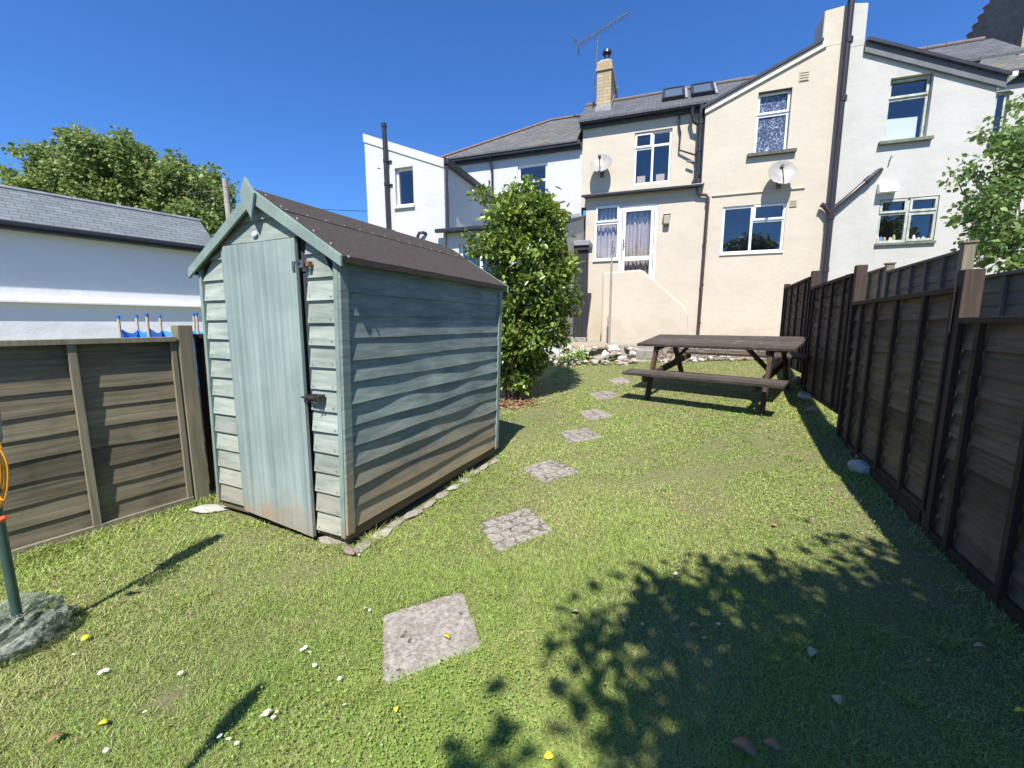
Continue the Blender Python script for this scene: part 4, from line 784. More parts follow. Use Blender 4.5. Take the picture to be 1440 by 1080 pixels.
qf = WF.on(1433, 78, (0, yb - .2, gz + .03), nrm); sx = float(qf[0]); yf = float(qf[1])
def sxp(px, py): y, z = WF.atx(px, py, sx); return (float(y), float(z))
ybk = sxp(1353, 70)[0]; top = sxp(1395, 0)
pts = [(yf, qf[2] - .4), (yf, qf[2] + 4.2), (max(top[0], yf + .3), top[1] + .0), (ybk, sxp(1353, 68)[1]), (ybk, sxp(1353, 68)[1] - 1.6)]
m = MB(); n = len(pts); vv = [(sx, y, z) for y, z in pts] + [(sx + 1.6, y, z) for y, z in pts]
m.add(vv, [tuple(range(n)), tuple(range(2 * n - 1, n - 1, -1))] + [(i, (i + 1) % n, (i + 1) % n + n, i + n) for i in range(n)])
stack = m.build('chimney_stack', M['shadebrick'], wh)  # whole stack takes the shaded brick tone; a front sheet carries the lit one
m = MB(); m.box(sx + .002, sx + 1.6, yf - .02, yf - .002, qf[2] - .3, qf[2] + 4.2); m.build('front_brickwork', M['ybrick'], stack)
m = MB(); m.hexa([(sx - .012, yf, qf[2] - .05), (sx - .002, yf, qf[2] - .05), (sx - .002, ry, rz_ - .05), (sx - .012, ry, rz_ - .05), (sx - .012, yf, qf[2] + .12), (sx - .002, yf, qf[2] + .12), (sx - .002, ry, rz_ + .12), (sx - .012, ry, rz_ + .12)]); m.build('flashing', M['lead'], stack)
for k in range(6):
    t_ = .18 + k * .19; pa = pts[3]; pb = pts[2]; y = pa[0] + (pb[0] - pa[0]) * t_; z = pa[1] + (pb[1] - pa[1]) * t_
    MB().tube([(sx + .12, y, z - .12), (sx + .12, y, z + .10), (sx + .12, y, z + .15)], [.13, .12, .15], 14).build('chimney_pot', M['terracotta'], stack, smooth=True)
# ---- white house on the left ---------------------------------------------------
lh = empty('terraced_house', tuple(HF.o), HF.yaw, 'bright white house with lichened slate roof and projecting wing behind the bush', 'house')
EY = -2.65
wall('wall', [(-4.68, 0), (-2.66, 0), (-2.66, 4.80), (-4.68, 5.56)], [(-3.90, -3.43, 3.93, 4.745)], EY, M['whiteL'], lh, depth=.12, back=3.1)
window(lh, -3.90, -3.43, 3.93, 4.745, EY + .08, name='wing_window', fw=.045, sill=(-3.93, -3.40, 3.865, 3.925, EY - .05, M['whiteL']))
wall('wall', [(-4.6, .0), (-.172, .0), (-.172, 5.86), (-4.6, 5.86)], [(-1.935, -1.10, 4.30, 5.555)], .25, M['whiteL'], lh, depth=.1)
window(lh, -1.935, -1.10, 4.30, 5.555, .30, trans=[(5.12, -1.89, -1.15)], name='bedroom_window', fw=.06)
m = MB(); m.box(-4.5, -.21, .05, .15, 5.80, 5.90); m.box(-4.5, -.172, .151, .249, 5.74, 5.88); m.build('gutter', M['blackp'], lh, bevel=.012)
hp = on_roof(HF, 775, 170, .03, 5.91); he = on_roof(HF, 622, 219.5, .03, 5.91)
roof_slab(lh, [(float(he[0]), .03, 5.91), (-.28, .03, 5.91), (-.28, float(hp[1]), float(hp[2])), (float(hp[0]), float(hp[1]), float(hp[2]))], M['slate2'])
roof_slab(lh, [(float(he[0]), .03, 5.91), (float(hp[0]), float(hp[1]), float(hp[2])), (float(he[0]), 2 * float(hp[1]), 5.91)], M['slate2'])
roof_slab(lh, [(-.28, float(hp[1]), float(hp[2])), (-.28, 2 * float(hp[1]), 5.91), (float(he[0]), 2 * float(hp[1]), 5.91), (float(hp[0]), float(hp[1]), float(hp[2]))], M['slate2'])
m = MB(); A_ = np.array([float(he[0]), .03, 5.93]); B_ = np.array([float(hp[0]), float(hp[1]), float(hp[2]) + .02]); C_ = np.array([-.28, B_[1], B_[2]])
for a, b in ((A_, B_), (B_, C_)):
    k = int(np.linalg.norm(b - a) / .32)
    for i in range(k): m.tube([tuple(a + (b - a) * i / k), tuple(a + (b - a) * (i + .97) / k)], .038, 10)
m.build('ridge_tiles', M['ridge'], lh, smooth=True)
# wing roof and verge coping
sv = (4.80 - 5.56) / 2.02
roof_slab(lh, [(-4.74, EY + .02, 5.60), (-2.6, EY + .02, 5.60 + 2.14 * sv), (-2.6, .6, 5.60 + 2.14 * sv), (-4.74, .6, 5.60)], M['slateS'], .04)
MB().prism([(-4.70, 5.40), (-2.655, 4.62), (-2.655, 4.80), (-4.70, 5.58)], EY - .02, EY - .002).build('verge_band', M['whiteL'], lh, bevel=.004)
MB().box(-2.655, -2.55, EY - .02, .2, 4.68, 4.82).build('wing_gutter', M['blackp'], lh, bevel=.02)
m = MB(); m.tube([(-4.085, EY - .07, 5.62), (-4.07, EY - .07, 2.2)], .05, 12); m.tube([(-4.085, EY - .07, 5.60), (-4.085, EY - .07, 5.68)], .058, 12)
for z in (4.9, 4.4, 3.4): m.tube([(-4.08, EY - .07, z - .03), (-4.08, EY - .07, z + .03)], .06, 12); m.box(-4.07, -3.96, EY - .04, EY - .002, z - .012, z + .012)
m.build('soil_pipe', M['blackp'], lh, smooth=True)
m = MB(); m.tube([(-2.59, EY + .04, 4.68), (-2.61, EY + .03, 4.5), (-2.61, EY + .03, 3.36)], .03, 10); m.build('downpipe', M['blackp'], lh, smooth=True)
m = MB(); m.tube(chain(HF, [(689, 221, .14), (690, 232, .17), (692, 236, .20), (693, 290, .20)]), .032, 10); m.build('downpipe', M['blackp'], lh, smooth=True)
vx, vz = HF.at(533, 233, EY); m = MB(); m.box(vx - .05, vx + .05, EY - .015, EY - .001, vz - .05, vz + .05); m.tube([(vx, EY - .03, vz), (vx, EY - .016, vz)], .02, 8); m.build('outlet', M['upvc'], lh)
a = HF.at(594, 328, EY); m = MB(); m.tube([(a[0] - .06, EY - .10, a[1] - .3), (a[0] - .06, EY - .10, a[1] - .08), (a[0] - .02, EY - .10, a[1] - .01), (a[0] + .06, EY - .06, a[1]), (a[0] + .1, EY, a[1] - .02)], .035, 10); m.build('flue_bend', M['blackp'], lh, smooth=True)
# single storey lean-to between the wing and the cream house
LZ = 3.30
roof_slab(lh, [(-2.70, EY - .10, LZ), (-.02, EY - .10, LZ), (-.02, .25, 4.10), (-2.60, .25, 4.10)], M['slateG'], .05, 'lean_to_roof')
wall('lean_to_wall', [(-2.64, 0), (-.06, 0), (-.06, LZ - .04), (-2.64, LZ - .04)], [(-2.35, -1.35, 1.9, 3.02)], EY + .03, M['whiteL'], lh, depth=.1)
window(lh, -2.35, -1.35, 1.9, 3.02, EY + .10, mull=[(-1.85, 1.95, 2.97)], name='lean_to_window', fw=.06)
m = MB(); m.quad((-.05, EY + .03, .3), (-.05, .25, .3), (-.05, .25, 4.05), (-.05, EY + .03, LZ - .06)); m.build('lean_to_side', M['shadegrey'], lh)
MB().box(-2.82, -.0, EY - .20, EY - .10, LZ - .06, LZ + .02).build('lean_to_gutter', M['blackp'], lh, bevel=.015)
MB().box(-2.64, -.2, .235, .249, 4.08, 4.16).build('flashing', M['lead'], lh)
# black side gate with a small canopy
sg = empty('side_gate', tuple(HF.o + HF.v * -1.25 + HF.u * -.04), HF.yaw, 'black timber side door under a small grey canopy right of the bush', 'door')
m = MB()
for k in range(3): m.box(.002 + k * .105, .104 + k * .105, 0, .03, TZ + .12, 2.95)
m.build('door_boards', M['black_timber'], sg, bevel=.003); m = MB(); m.box(-.0, .32, .031, .06, TZ, 3.0); m.build('door_frame', M['black_timber'], sg)
m = MB(); m.box(-.04, .345, -.09, .5, 3.06, 3.17); m.build('canopy', M['lead'], sg, bevel=.01); m = MB(); m.box(-.03, .335, -.05, .45, 2.96, 3.058); m.build('canopy_fascia', M['black_timber'], sg)
m = MB(); m.box(-.02, .34, -.2, .05, TZ - .1, TZ + .11); m.build('doorstep', M['conc'], sg, bevel=.01)

# ---- garage on the left ---------------------------------------------------------
K = 1.35
GF = Frame(-720 / 590 * 6.6 * K, 6.6 * K, 55.5); gh = empty('outbuilding', GF.o, GF.yaw, 'long low white outbuilding with blue-grey slate roof beyond the left fence', 'building')
zf = lambda z: 1.27 + (z - 1.27) * K
x1 = 3.62 * K / 1.0 * .86; X1 = GF.at(300, 351, 0)[0]
wall('wall', [(-8, 0), (X1 - .1, 0), (X1 - .1, zf(2.80)), (-8, zf(2.80))], [], 0, M['garage'], gh, back=4.5)
m = MB(); m.box(-8, X1 - .08, -.055, -.001, .0, zf(1.635)); m.build('plinth', M['garage'], gh, bevel=.012)
m = MB(); m.box(-8, X1 - .08, -.17, -.056, zf(1.605), zf(1.65)); m.build('ledge', M['garage'], gh, bevel=.012)
sth = math.tan(R(33)); gn = (0, -math.sin(R(33)), math.cos(R(33))); ez = zf(2.83) + .02
r1 = GF.on(140, 287, (0, -.30, ez), gn); gy, gzz = float(r1[1]), float(r1[2]); XR = GF.at(281, 309, gy)[0]; XR = float(XR)
roof_slab(gh, [(-8.2, -.30, ez), (X1, -.30, ez), (XR, gy, gzz), (-8.2, gy, gzz)], M['slateG'], .04)
roof_slab(gh, [(-8.2, gy, gzz), (XR, gy, gzz), (X1, 2 * gy + .3, ez), (-8.2, 2 * gy + .3, ez)], M['slateG'], .04)
roof_slab(gh, [(X1, -.30, ez), (X1, 2 * gy + .3, ez), (XR, gy, gzz)], M['slateG'], .04)
m = MB(); m.tube([(-8.2, gy, gzz + .01), (XR, gy, gzz + .01)], .05, 8); m.build('ridge_tiles', M['lead'], gh, smooth=True)
m = MB(); m.box(-8.2, X1 - .02, -.36, -.25, ez - .10, ez - .01); m.build('gutter', M['blackp'], gh, bevel=.02)
m = MB(); m.box(-8.2, X1 - .02, -.24, -.002, ez - .16, ez - .05); m.build('soffit', M['blackp'], gh)
# ================================================================ TERRACE, ROCKS
tc = tag(MB().build('terrace', M['conc']) if 0 else empty('x', (0, 0, 0)), None)
bpy.data.objects.remove(tc)
m = MB(); m.box(-5, 9.5, -2.25, .0, .2, TZ)
o = m.build('terrace_paving', plain('sandy_paving', (.36, .325, .26), .95, (.27, .245, .20), 4, bmp=.5, bscale=40), bevel=.02); o.location = HF.o; o.rotation_euler = (0, 0, HF.yaw); tag(o, kind='structure')
def hfp(x, y): p = HF.o + HF.u * x + HF.v * y; return float(p[0]), float(p[1])
# concrete steps between the rocks
x0, _ = HF.at(886, 500, -2.5); x1_, _ = HF.at(940, 500, -2.5)
o = empty('garden_steps', (*hfp(x0, -2.6), .40), HF.yaw, 'two grey weathered concrete steps between the rock piles behind the picnic table', 'steps')
MB().box(0, x1_ - x0, .12, .6, -.1, .36).build('upper_step', M['conc'], o, bevel=.02); MB().box(.10, x1_ - x0 + .05, -.18, .118, -.1, .17).build('lower_step', M['conc'], o, bevel=.02)
# earth bank and rock piles along the terrace edge
m = MB(); vs = []; N_ = 60
for i in range(N_ + 1):
    x = -3.2 + 8.6 * i / N_; w1 = .05 * math.sin(x * 3.1); p1 = hfp(x, -3.02 + w1); p2 = hfp(x, -2.24)
    gap = 1.52 < x < 1.98; vs += [(*p1, float(lawn_z(*p1)) - .03), (*p2, TZ - (.30 if x < 1.75 else .20) + .04 * math.sin(x * 5)), (*p2, 0)]
m.add(vs, [(3 * i, 3 * i + 3, 3 * i + 4, 3 * i + 1) for i in range(N_)])
tag(m.build('earth_bank', plain('dry_earth', (.20, .165, .115), .95, (.11, .095, .06), 9, bmp=.9, bscale=40)), kind='structure')
for xa, xb, na, lab, grp in ((-.95, 1.50, 118, 'SIZE COLOUR rubble stone in the rock pile between the bush and the steps', 'rocks of the left rock pile'), (2.0, 4.75, 120, 'SIZE COLOUR rubble stone in the rocky bank behind the picnic table', 'rocks of the bank behind the table')):
    for i in range(na):
        t_ = (i + random.random()) / na; x = random.uniform(xa, xb); y = -3.02 + .76 * t_; px_, py_ = hfp(x, y); z = float(lawn_z(px_, py_)) + .015 + ((TZ - .06) - float(lawn_z(px_, py_))) * t_ * (.95 if xa < 0 else .62)
        rock(px_, py_, z, random.uniform(.055, .115) * (1.1 if t_ > .7 and xa < 0 else .9), lab, grp, None)
for i, t_ in enumerate((.95, 1.20, 2.55, 3.05, 3.45, 3.8)):
    p = RF.o + RF.u * t_ + RF.v * random.uniform(-.02, .12); rock(p[0], p[1], float(lawn_z(p[0], p[1])) + .04, random.uniform(.06, .10), ORD[i] + ' stone from the viewer lying under the bottom of the dark right fence', 'stones under the right fence', random.choice([1, 4, 2]))
# timber sleeper / flat ledge left of the pile
m = MB(); m.tube([(0, 0, 0), (.4, .01, .0), (.8, 0, .01)], [.06, .075, .055], 10); a = HF.at(798, 487, -2.35); o = m.build('log', plain('pale_log', (.36, .29, .19), .9, (.24, .18, .12), 9, stretch=(.3, 3, 3)), smooth=True); o.location = (*hfp(a[0], -2.35), a[1] - .02); o.rotation_euler = (0, 0, HF.yaw); tag(o, 'pale horizontal log lying on top of the rock pile beside the bush', 'log')
# clothes prop in front of the stair parapet
bx_, bz_ = HF.at(856.5, 485, -2.1); tx_, tz_ = HF.at(861, 341, -2.1)
cp = empty('clothes_prop', (*hfp(bx_, -2.1), 0), HF.yaw, 'thin bleached wooden clothes pole with a hook standing at the rock pile', 'pole')
MB().tube([(0, 0, bz_ - .1), (tx_ - bx_, 0, tz_ - .25)], [.026, .02], 10).build('shaft', M['pole'], cp, smooth=True)
m = MB(); X = tx_ - bx_; m.tube([(X, 0, tz_ - .27), (X, 0, tz_ - .02)], .007, 6); m.tube([(X, -.02, tz_ - .20), (X + .05, -.03, tz_ - .18), (X + .05, -.03, tz_ - .12), (X, -.01, tz_ - .10)], .007, 6); m.tube([(X, .0, tz_ - .02), (X + .02, -.01, tz_ + .03), (X + .04, -.01, tz_)], .006, 6); m.build('hook', M['blackp'], cp)

# ================================================================ PLANTS
def limbs(mb, base, tips, r0, r1, bend=.15, n=6, seg=7):
    for tp in tips:
        b = np.array(base, float); e = np.array(tp, float); off = rng.normal(size=3) * bend * np.linalg.norm(e - b) * .5; pts = []
        for i in range(seg + 1):
            k = i / seg; pts.append(tuple(b + (e - b) * k + off * math.sin(math.pi * k) + rng.normal(size=3) * .012 * np.linalg.norm(e - b) * (0 < i < seg)))
        mb.tube(pts, [r0 + (r1 - r0) * i / seg for i in range(seg + 1)], n)
def crown_leaves(name, clumps, nper, L, mat, parent, droop=.35, shell=.25, flat=.8, aspect=.5, sprig=6, sp=.10):
    """clumps: (centre, radius); leaves come in sprigs so that light, dark and gaps show"""
    P = []; D = []; N = []; T = []
    for C, r in clumps:
        n = max(1, int(nper * r ** 2)); q, d = blob_points(np.array(C), r, n, shell); q = q + (q - C) * np.array([0, 0, flat - 1]); q += rng.normal(size=q.shape) * r * .10
        t0 = np.clip(rng.normal(.45, .22, size=n), 0, 1)
        for j in range(sprig):
            o = rng.normal(size=q.shape) * sp; dd = unit(d * .8 + unit(rng.normal(size=q.shape)) * .9 + np.array([0, 0, -droop])); nn = unit(rng.normal(size=q.shape) * .55 + d * .5 + np.array([0, 0, .9]))
            P.append(q + o); D.append(dd); N.append(nn); T.append(np.clip(t0 + rng.normal(size=n) * .2, 0, 1))
    P = np.concatenate(P); D = np.concatenate(D); N = np.concatenate(N); T = np.concatenate(T); s = L * rng.choice([.55, .8, 1.0, 1.25], len(P)) * rng.uniform(.85, 1.15, len(P))
    return leaves(name, P, D, N, s, s * aspect, mat, parent, T)
# camellia -------------------------------------------------------
bx0, by0 = -.02 + .02, 6.45; bz0 = float(lawn_z(bx0, by0)); cm = empty('camellia', (bx0, by0, bz0), 0, 'tall glossy green camellia bush between the shed and the houses', 'bush')
prof = [(.35, .26, -.05), (.70, .52, .0), (1.1, .74, .12), (1.5, .86, .12), (1.9, .88, .08), (2.3, .82, .02), (2.6, .66, .05), (2.86, .42, .07)]
cl = []
for z, r, ox in prof:
    for k in range(9):
        a = 2 * math.pi * k / 9 + z * 3; r *= .978; rr = r * random.uniform(.50, .70); cl.append((np.array([ox + .14 + rr * math.cos(a), rr * math.sin(a), z + random.uniform(-.15, .15)]), random.uniform(.20, .32) * (1 if r > .45 else .7)))
    if random.random() < .6: cl.append((np.array([ox + .1, 0, z]), r * .4))
cl += [(np.array([.20, -.1, 3.08]), .15), (np.array([.05, .0, 3.0]), .16), (np.array([-.60, -.2, 2.36]), .09), (np.array([-.5, -.2, 2.2]), .13), (np.array([.62, 0, 2.75]), .16), (np.array([-.4, 0, 3.0]), .15)]
crown_leaves('foliage', cl, 1250, .088, M['camellia'], cm, droop=.35, sprig=5, sp=.05, aspect=.5)
m = MB()
for k in range(9):
    a = k * .7; limbs(m, (.05 * math.cos(a), .05 * math.sin(a), -.05), [(.15 + .45 * math.cos(a), .45 * math.sin(a), random.uniform(1.4, 2.7))], .022, .006)
m.build('stems', M['bark'], cm, smooth=True)
for k in range(60):    # leaf litter
    pass
# big tree beyond the outbuilding ----------------------------------
TD = 23.0
def pt3(px, py, D): d = ray(px, py); q = d * D / d[1]; return np.array([q[0], q[1], q[2] + EYE])
def tree(name, blobs, D, base_px, rdepth, L, nper, mat, label, cat, **kw):
    b = pt3(base_px, 400, D); e = empty(name, (b[0], b[1], -.2 if D > 10 else float(lawn_z(b[0], b[1]))), 0, label, cat); o = np.array(e.location); cl = []
    for px, py, pr in blobs:
        r = pr * D / FPX
        for k in range(kw.get('sub', 5)):
            C = pt3(px + random.uniform(-.6, .6) * pr, py + random.uniform(-.55, .55) * pr, D + random.uniform(-1, 1) * rdepth) - o; cl.append((C, r * random.uniform(.38, .60)))
    crown_leaves('crown', cl, nper, L, mat, e, sprig=kw.get('sprig', 6), sp=kw.get('sp', .25), aspect=kw.get('aspect', .8), flat=.75, shell=.45)
    m = MB(); top = max(c[0][2] for c in cl); mid = np.mean([c[0] for c in cl], 0); h = mid[2]
    limbs(m, (0, 0, 0), [(mid[0] * .5, mid[1] * .5, h * .75)], .045 * h * .5, .03 * h * .5, .03, 10)
    limbs(m, (mid[0] * .5, mid[1] * .5, h * .72), [tuple(c[0]) for c in random.sample(cl, min(22, len(cl)))], .016 * h * .5, .004 * h * .5, .12)
    m.build('trunk', M['bark'], e, smooth=True); return e
tree('broadleaf_tree', [(72, 225, 30), (105, 203, 22), (130, 212, 24), (165, 215, 26), (205, 222, 26), (248, 235, 24), (285, 250, 22), (300, 275, 24), (60, 260, 26), (25, 262, 15), (12, 245, 9), (108, 255, 40), (165, 262, 42), (225, 270, 42), (278, 300, 34), (40, 275, 26), (110, 186, 7), (175, 192, 10), (322, 268, 8), (20, 210, 8), (305, 320, 24)],
     TD, 175, 3.0, .17, 170, M['treeleaf'], 'large rounded broad-leaved tree behind the white outbuilding', 'tree', sub=9, sp=.13)
tree('garden_shrub', [(1405, 205, 26), (1440, 180, 34), (1438, 255, 44), (1395, 262, 30), (1342, 246, 12), (1365, 235, 16), (1385, 300, 36), (1425, 320, 46), (1348, 300, 12), (1440, 375, 34), (1395, 350, 34), (1358, 345, 14), (1480, 240, 60), (1480, 330, 60), (1430, 150, 12), (1388, 178, 10), (1352, 372, 10)],
     6.6, 1445, .45, .085, 620, M['shrubleaf'], 'leafy green shrub behind the grey neighbouring fence at the right edge', 'shrub', sub=5, sprig=4, sp=.06, aspect=.62)
# small plant among the rocks
pp = empty('rock_plant', (*hfp(.25, -2.95), .66), 0, 'small light green plant growing among the left rock pile', 'plant')
crown_leaves('foliage', [(np.array([0, 0, .0]), .14), (np.array([.2, 0, .03]), .12), (np.array([-.18, 0, -.05]), .10)], 2600, .055, M['weed'], pp, sprig=3, sp=.02)
# tree standing behind the viewer whose shade falls across the right foreground
sh = empty('shade_tree', (2.5, -2.2, 0), 0, 'broad-leaved tree whose crown shades the front right of the lawn', 'tree'); cl = []
SB = [(815, 880, .13), (860, 905, .12), (905, 850, .12), (935, 905, .18), (1000, 870, .22), (1020, 800, .10), (1085, 830, .18), (1130, 800, .11), (1160, 860, .2), (1190, 780, .12), (1210, 840, .2), (1270, 850, .22), (1330, 880, .22), (1390, 930, .2), (1230, 930, .22), (1130, 940, .16), (1340, 960, .2), (1060, 940, .10), (960, 980, .13), (870, 990, .10),
      (810, 960, .10), (1020, 1010, .10), (1110, 1050, .18), (1200, 1030, .2), (1320, 1050, .2), (1430, 1020, .2), (960, 1070, .16), (1040, 1080, .10), (850, 1060, .10), (790, 1040, .07), (1280, 790, .12), (1170, 760, .06), (680, 1040, .06), (690, 1085, .05), (940, 830, .08), (1400, 870, .2), (1290, 910, .2), (1400, 980, .2), (1370, 1060, .2), (1260, 1000, .2), (1250, 1070, .18), (1160, 1000, .16), (1060, 890, .15), (1430, 930, .2), (1330, 1010, .2), (1100, 990, .14), (1010, 930, .12), (1435, 1075, .2), (1180, 1075, .16)]
for px, py, r in SB:
    x, y = ground_hit(px, py); G = np.array([x, y, float(lawn_z(x, y))])
    r *= .72 if px < 930 else 1
    for k in range(3):
        h = random.uniform(3.0, 4.6); C = G - SUNV * h / math.sin(SUN_EL) + rng.normal(size=3) * r * .45; cl.append((C - np.array([2.5, -2.2, 0]), r * random.uniform(.6, .85) * (1.2 if px > 1180 or py > 900 and px > 950 else 1)))
crown_leaves('crown', cl, 900, .08, M['treeleaf'], sh, sprig=4, sp=.07, aspect=.62)
m = MB(); limbs(m, (0, 0, -.1), [(-.1, .1, 1.5)], .11, .085, .03, 10); limbs(m, (-.1, .1, 1.45), [tuple(c[0]) for c in cl[::4]], .03, .006, .12); m.build('trunk', M['bark'], sh, smooth=True)

# garden trees behind the viewer (seen only as reflections in the windows)
def far_tree(x, y, h, r, lab):
    e = empty('garden_tree', (x, y, -.1), 0, lab, 'tree'); cl = []
    for k in range(34): d = unit(rng.normal(size=3)); cl.append((np.array([0, 0, h * .62]) + d * np.array([r, r, h * .34]) * random.uniform(.4, .9), r * random.uniform(.25, .42)))
    crown_leaves('crown', cl, 70, .34, M['treeleaf'], e, sprig=4, sp=.2, aspect=.7); m = MB(); limbs(m, (0, 0, 0), [(.1, 0, h * .6)], .2, .12, .03, 10); limbs(m, (.1, 0, h * .5), [tuple(c[0]) for c in cl[::3]], .08, .02); m.build('trunk', M['bark'], e, smooth=True)
far_tree(-7, -13, 7.5, 2.8, 'rounded garden tree behind the viewer on the left'); far_tree(2, -17, 8.5, 3.2, 'tall garden tree straight behind the viewer'); far_tree(11, -12, 7, 2.8, 'rounded garden tree behind the viewer on the right')
# ================================================================ SMALL THINGS
# satellite dishes
def dish(px, py, yw, wpx, lab, az, el, arm=(0, 0)):
    x, z = HF.at(px, py, yw - .28); D = 10.0; r = wpx / 2 * float((HF.o + HF.u * x)[1]) / FPX / 1.0
    p = HF.o + HF.u * x + HF.v * (yw - .28); e = empty('satellite_dish', (p[0], p[1], z), HF.yaw, lab, 'satellite dish')
    d = np.array([math.sin(az) * math.cos(el), -math.cos(az) * math.cos(el), math.sin(el)]); X = unit(np.cross(d, [0, 0, 1.])); Y = np.cross(X, d); m = MB(); n = 36; vs = []; rings = 7
    for i in range(rings + 1):
        rr = r * i / rings; dep = -.09 * (1 - (i / rings) ** 2) * r / .33
        for k in range(n): a = 2 * math.pi * k / n; vs.append(tuple(X * rr * math.cos(a) + Y * rr * 1.04 * math.sin(a) + d * dep))
    nv = len(vs); vs += [tuple(np.array(v) - d * .008) for v in vs]; fs = []
    for i in range(rings):
        for k in range(n):
            a = i * n + k; b = i * n + (k + 1) % n; fs.append((a, b, b + n, a + n)); fs.append((nv + a, nv + a + n, nv + b + n, nv + b))
    for k in range(n): a = rings * n + k; b = rings * n + (k + 1) % n; fs.append((a, b, nv + b, nv + a))
    m.add(vs, fs).build('reflector', M['dish'], e, smooth=True)
    lo = -Y * r * .95; tip = d * r * 1.05 - Y * r * .35 + X * arm[0]
    MB().tube([tuple(lo), tuple(tip)], .011, 8).build('arm', M['blackp'], e, smooth=True); MB().tube([tuple(tip - d * .05), tuple(tip + d * .03)], .035, 10).build('receiver', M['blackp'], e, smooth=True)
    w0 = np.array([0, .275, -.05]); MB().tube([tuple(-d * .09), (0, .12, -.08), (0, .20, -.16), (0, .275, -.16)], .018, 8).build('bracket', M['metal'], e, smooth=True); MB().box(-.05, .05, .262, .277, -.26, -.06).build('wall_plate', M['metal'], e)
dish(845, 229, .25, 28, 'smaller grey satellite dish on the left part of the cream house above the porch', .0, R(28))
dish(1101, 242, 0, 34, 'larger stained satellite dish above the kitchen window of the cream house', .12, R(22), (.13, 0))
# wall lamp by the patio door
x, z = HF.at(937.5, 309, 0); p = HF.o + HF.u * x; e = empty('wall_lamp', (p[0], p[1], z), HF.yaw, 'small square glass wall lamp right of the patio door', 'lamp')
MB().box(-.06, .06, -.03, -.001, -.17, .12).build('back_plate', M['ochre'], e, bevel=.004); m = MB(); m.box(-.07, .07, -.13, -.031, -.12, .09); m.build('shade', plain('ribbed_glass_shade', (.45, .42, .34), .15, (.30, .27, .2), 40), e, bevel=.02); MB().box(-.085, .085, -.145, -.02, .091, .125).build('lamp_cap', M['ochre'], e, bevel=.01)
# television aerial
ya = cy + .3; a0 = HF.at(831, 164, ya); a1 = HF.at(836, 120, ya); a2 = HF.at(841, 50, ya); b0 = HF.at(810, 65, ya); b1 = HF.at(884, 17, ya)
p = HF.o; ae = empty('television_aerial', tuple(HF.o + HF.u * a0[0] + HF.v * ya + np.array([0, 0, a0[1] - .3])), HF.yaw, 'long thin television aerial on a mast beside the brick chimney', 'aerial'); q = lambda c, dy=0: (c[0] - a0[0], dy, c[1] - a0[1] + .3)
MB().tube([q((a0[0], a0[1] - .3)), q(a1), q(a2)], .018, 8).build('mast', M['metal'], ae, smooth=True)
MB().tube([q(b0), q(b1)], .012, 8).build('boom', M['metal'], ae, smooth=True); dv = np.array(q(b1)) - np.array(q(b0)); L_ = np.linalg.norm(dv); dn = dv / L_; up_ = np.array([-dn[2], 0, dn[0]])
for k in range(20):
    c = np.array(q(b0)) + dv * (.10 + .89 * k / 19); MB().tube([tuple(c - up_ * .02 - np.array([0, .13, 0])), tuple(c + np.array([0, .0, 0])), tuple(c - up_ * .02 + np.array([0, .13, 0]))], .007, 6).build('element', M['metal'], ae)
m = MB(); c = np.array(q(b0)) + dv * .04
for s1 in (-1, 1):
    for j in range(4): o = c + up_ * s1 * (.05 + .05 * j) - dn * .02 * j; m.tube([tuple(o - np.array([0, .15, 0])), tuple(o + np.array([0, .15, 0]))], .006, 6)
    m.tube([tuple(c), tuple(c + up_ * s1 * .22 - dn * .07)], .007, 6)
m.build('reflector', M['metal'], ae)
# telegraph pole in front of the tree
pq = pt3(316, 252, 18.0); e = tag(MB().tube([(0, 0, -pq[2]), (-.06, 0, -pq[2] * .4), (-.12, 0, 0)], [.14, .12, .10], 12).build('telegraph_pole', M['pole'], smooth=True), 'leaning grey wooden telegraph pole in front of the tree', 'pole'); e.location = (pq[0] + .12, pq[1], pq[2])
wa_, wb_ = pt3(315, 262, 18.0), pt3(517, 297, 10.36); o = tag(MB().tube([tuple((wb_ - wa_) * k / 12 - np.array([0, 0, .25 * math.sin(math.pi * k / 12)])) for k in range(13)], .008, 5).build('overhead_wire', M['blackp']), 'thin overhead wire running from the telegraph pole to the white house', 'wire'); o.location = wa_
# windbreak behind the left fence
WB = Frame(*(LF.o + LF.v * 1.3)[:2], 59); wb = empty('windbreak', WB.o, WB.yaw, 'blue nylon windbreak on wooden poles behind the left fence', 'windbreak')
pl = [(166, 444, 462), (191.5, 443, 463), (206, 441, 460), (224.5, 443, 464), (272, 441, 463), (276, 440, 463)]; offs = [0, .25, -.25, .2, .28, -.2]; loc = []
for (px, py, pf), of in zip(pl, offs):
    x, z = WB.at(px, py, of); _, zf_ = WB.at(px, pf, of); loc.append((x, of, z, zf_)); o = MB().tube([(x - .015, of, .1), (x, of, z - .02)], .011, 8).build('pole', plain('pale_dowel_%d' % len(loc), (.50, .42, .30), .7), wb, smooth=True); MB().tube([(x, of, z - .022), (x, of, z)], .014, 8).build('pole_cap', M['blue'], o)
x9, _ = WB.at(300, 463, 0); loc.append((x9, 0, loc[-1][2], loc[-1][3])); order = [0, 1, 2, 3, 5, 4, 6]; vs = []; fs = []; n = 0
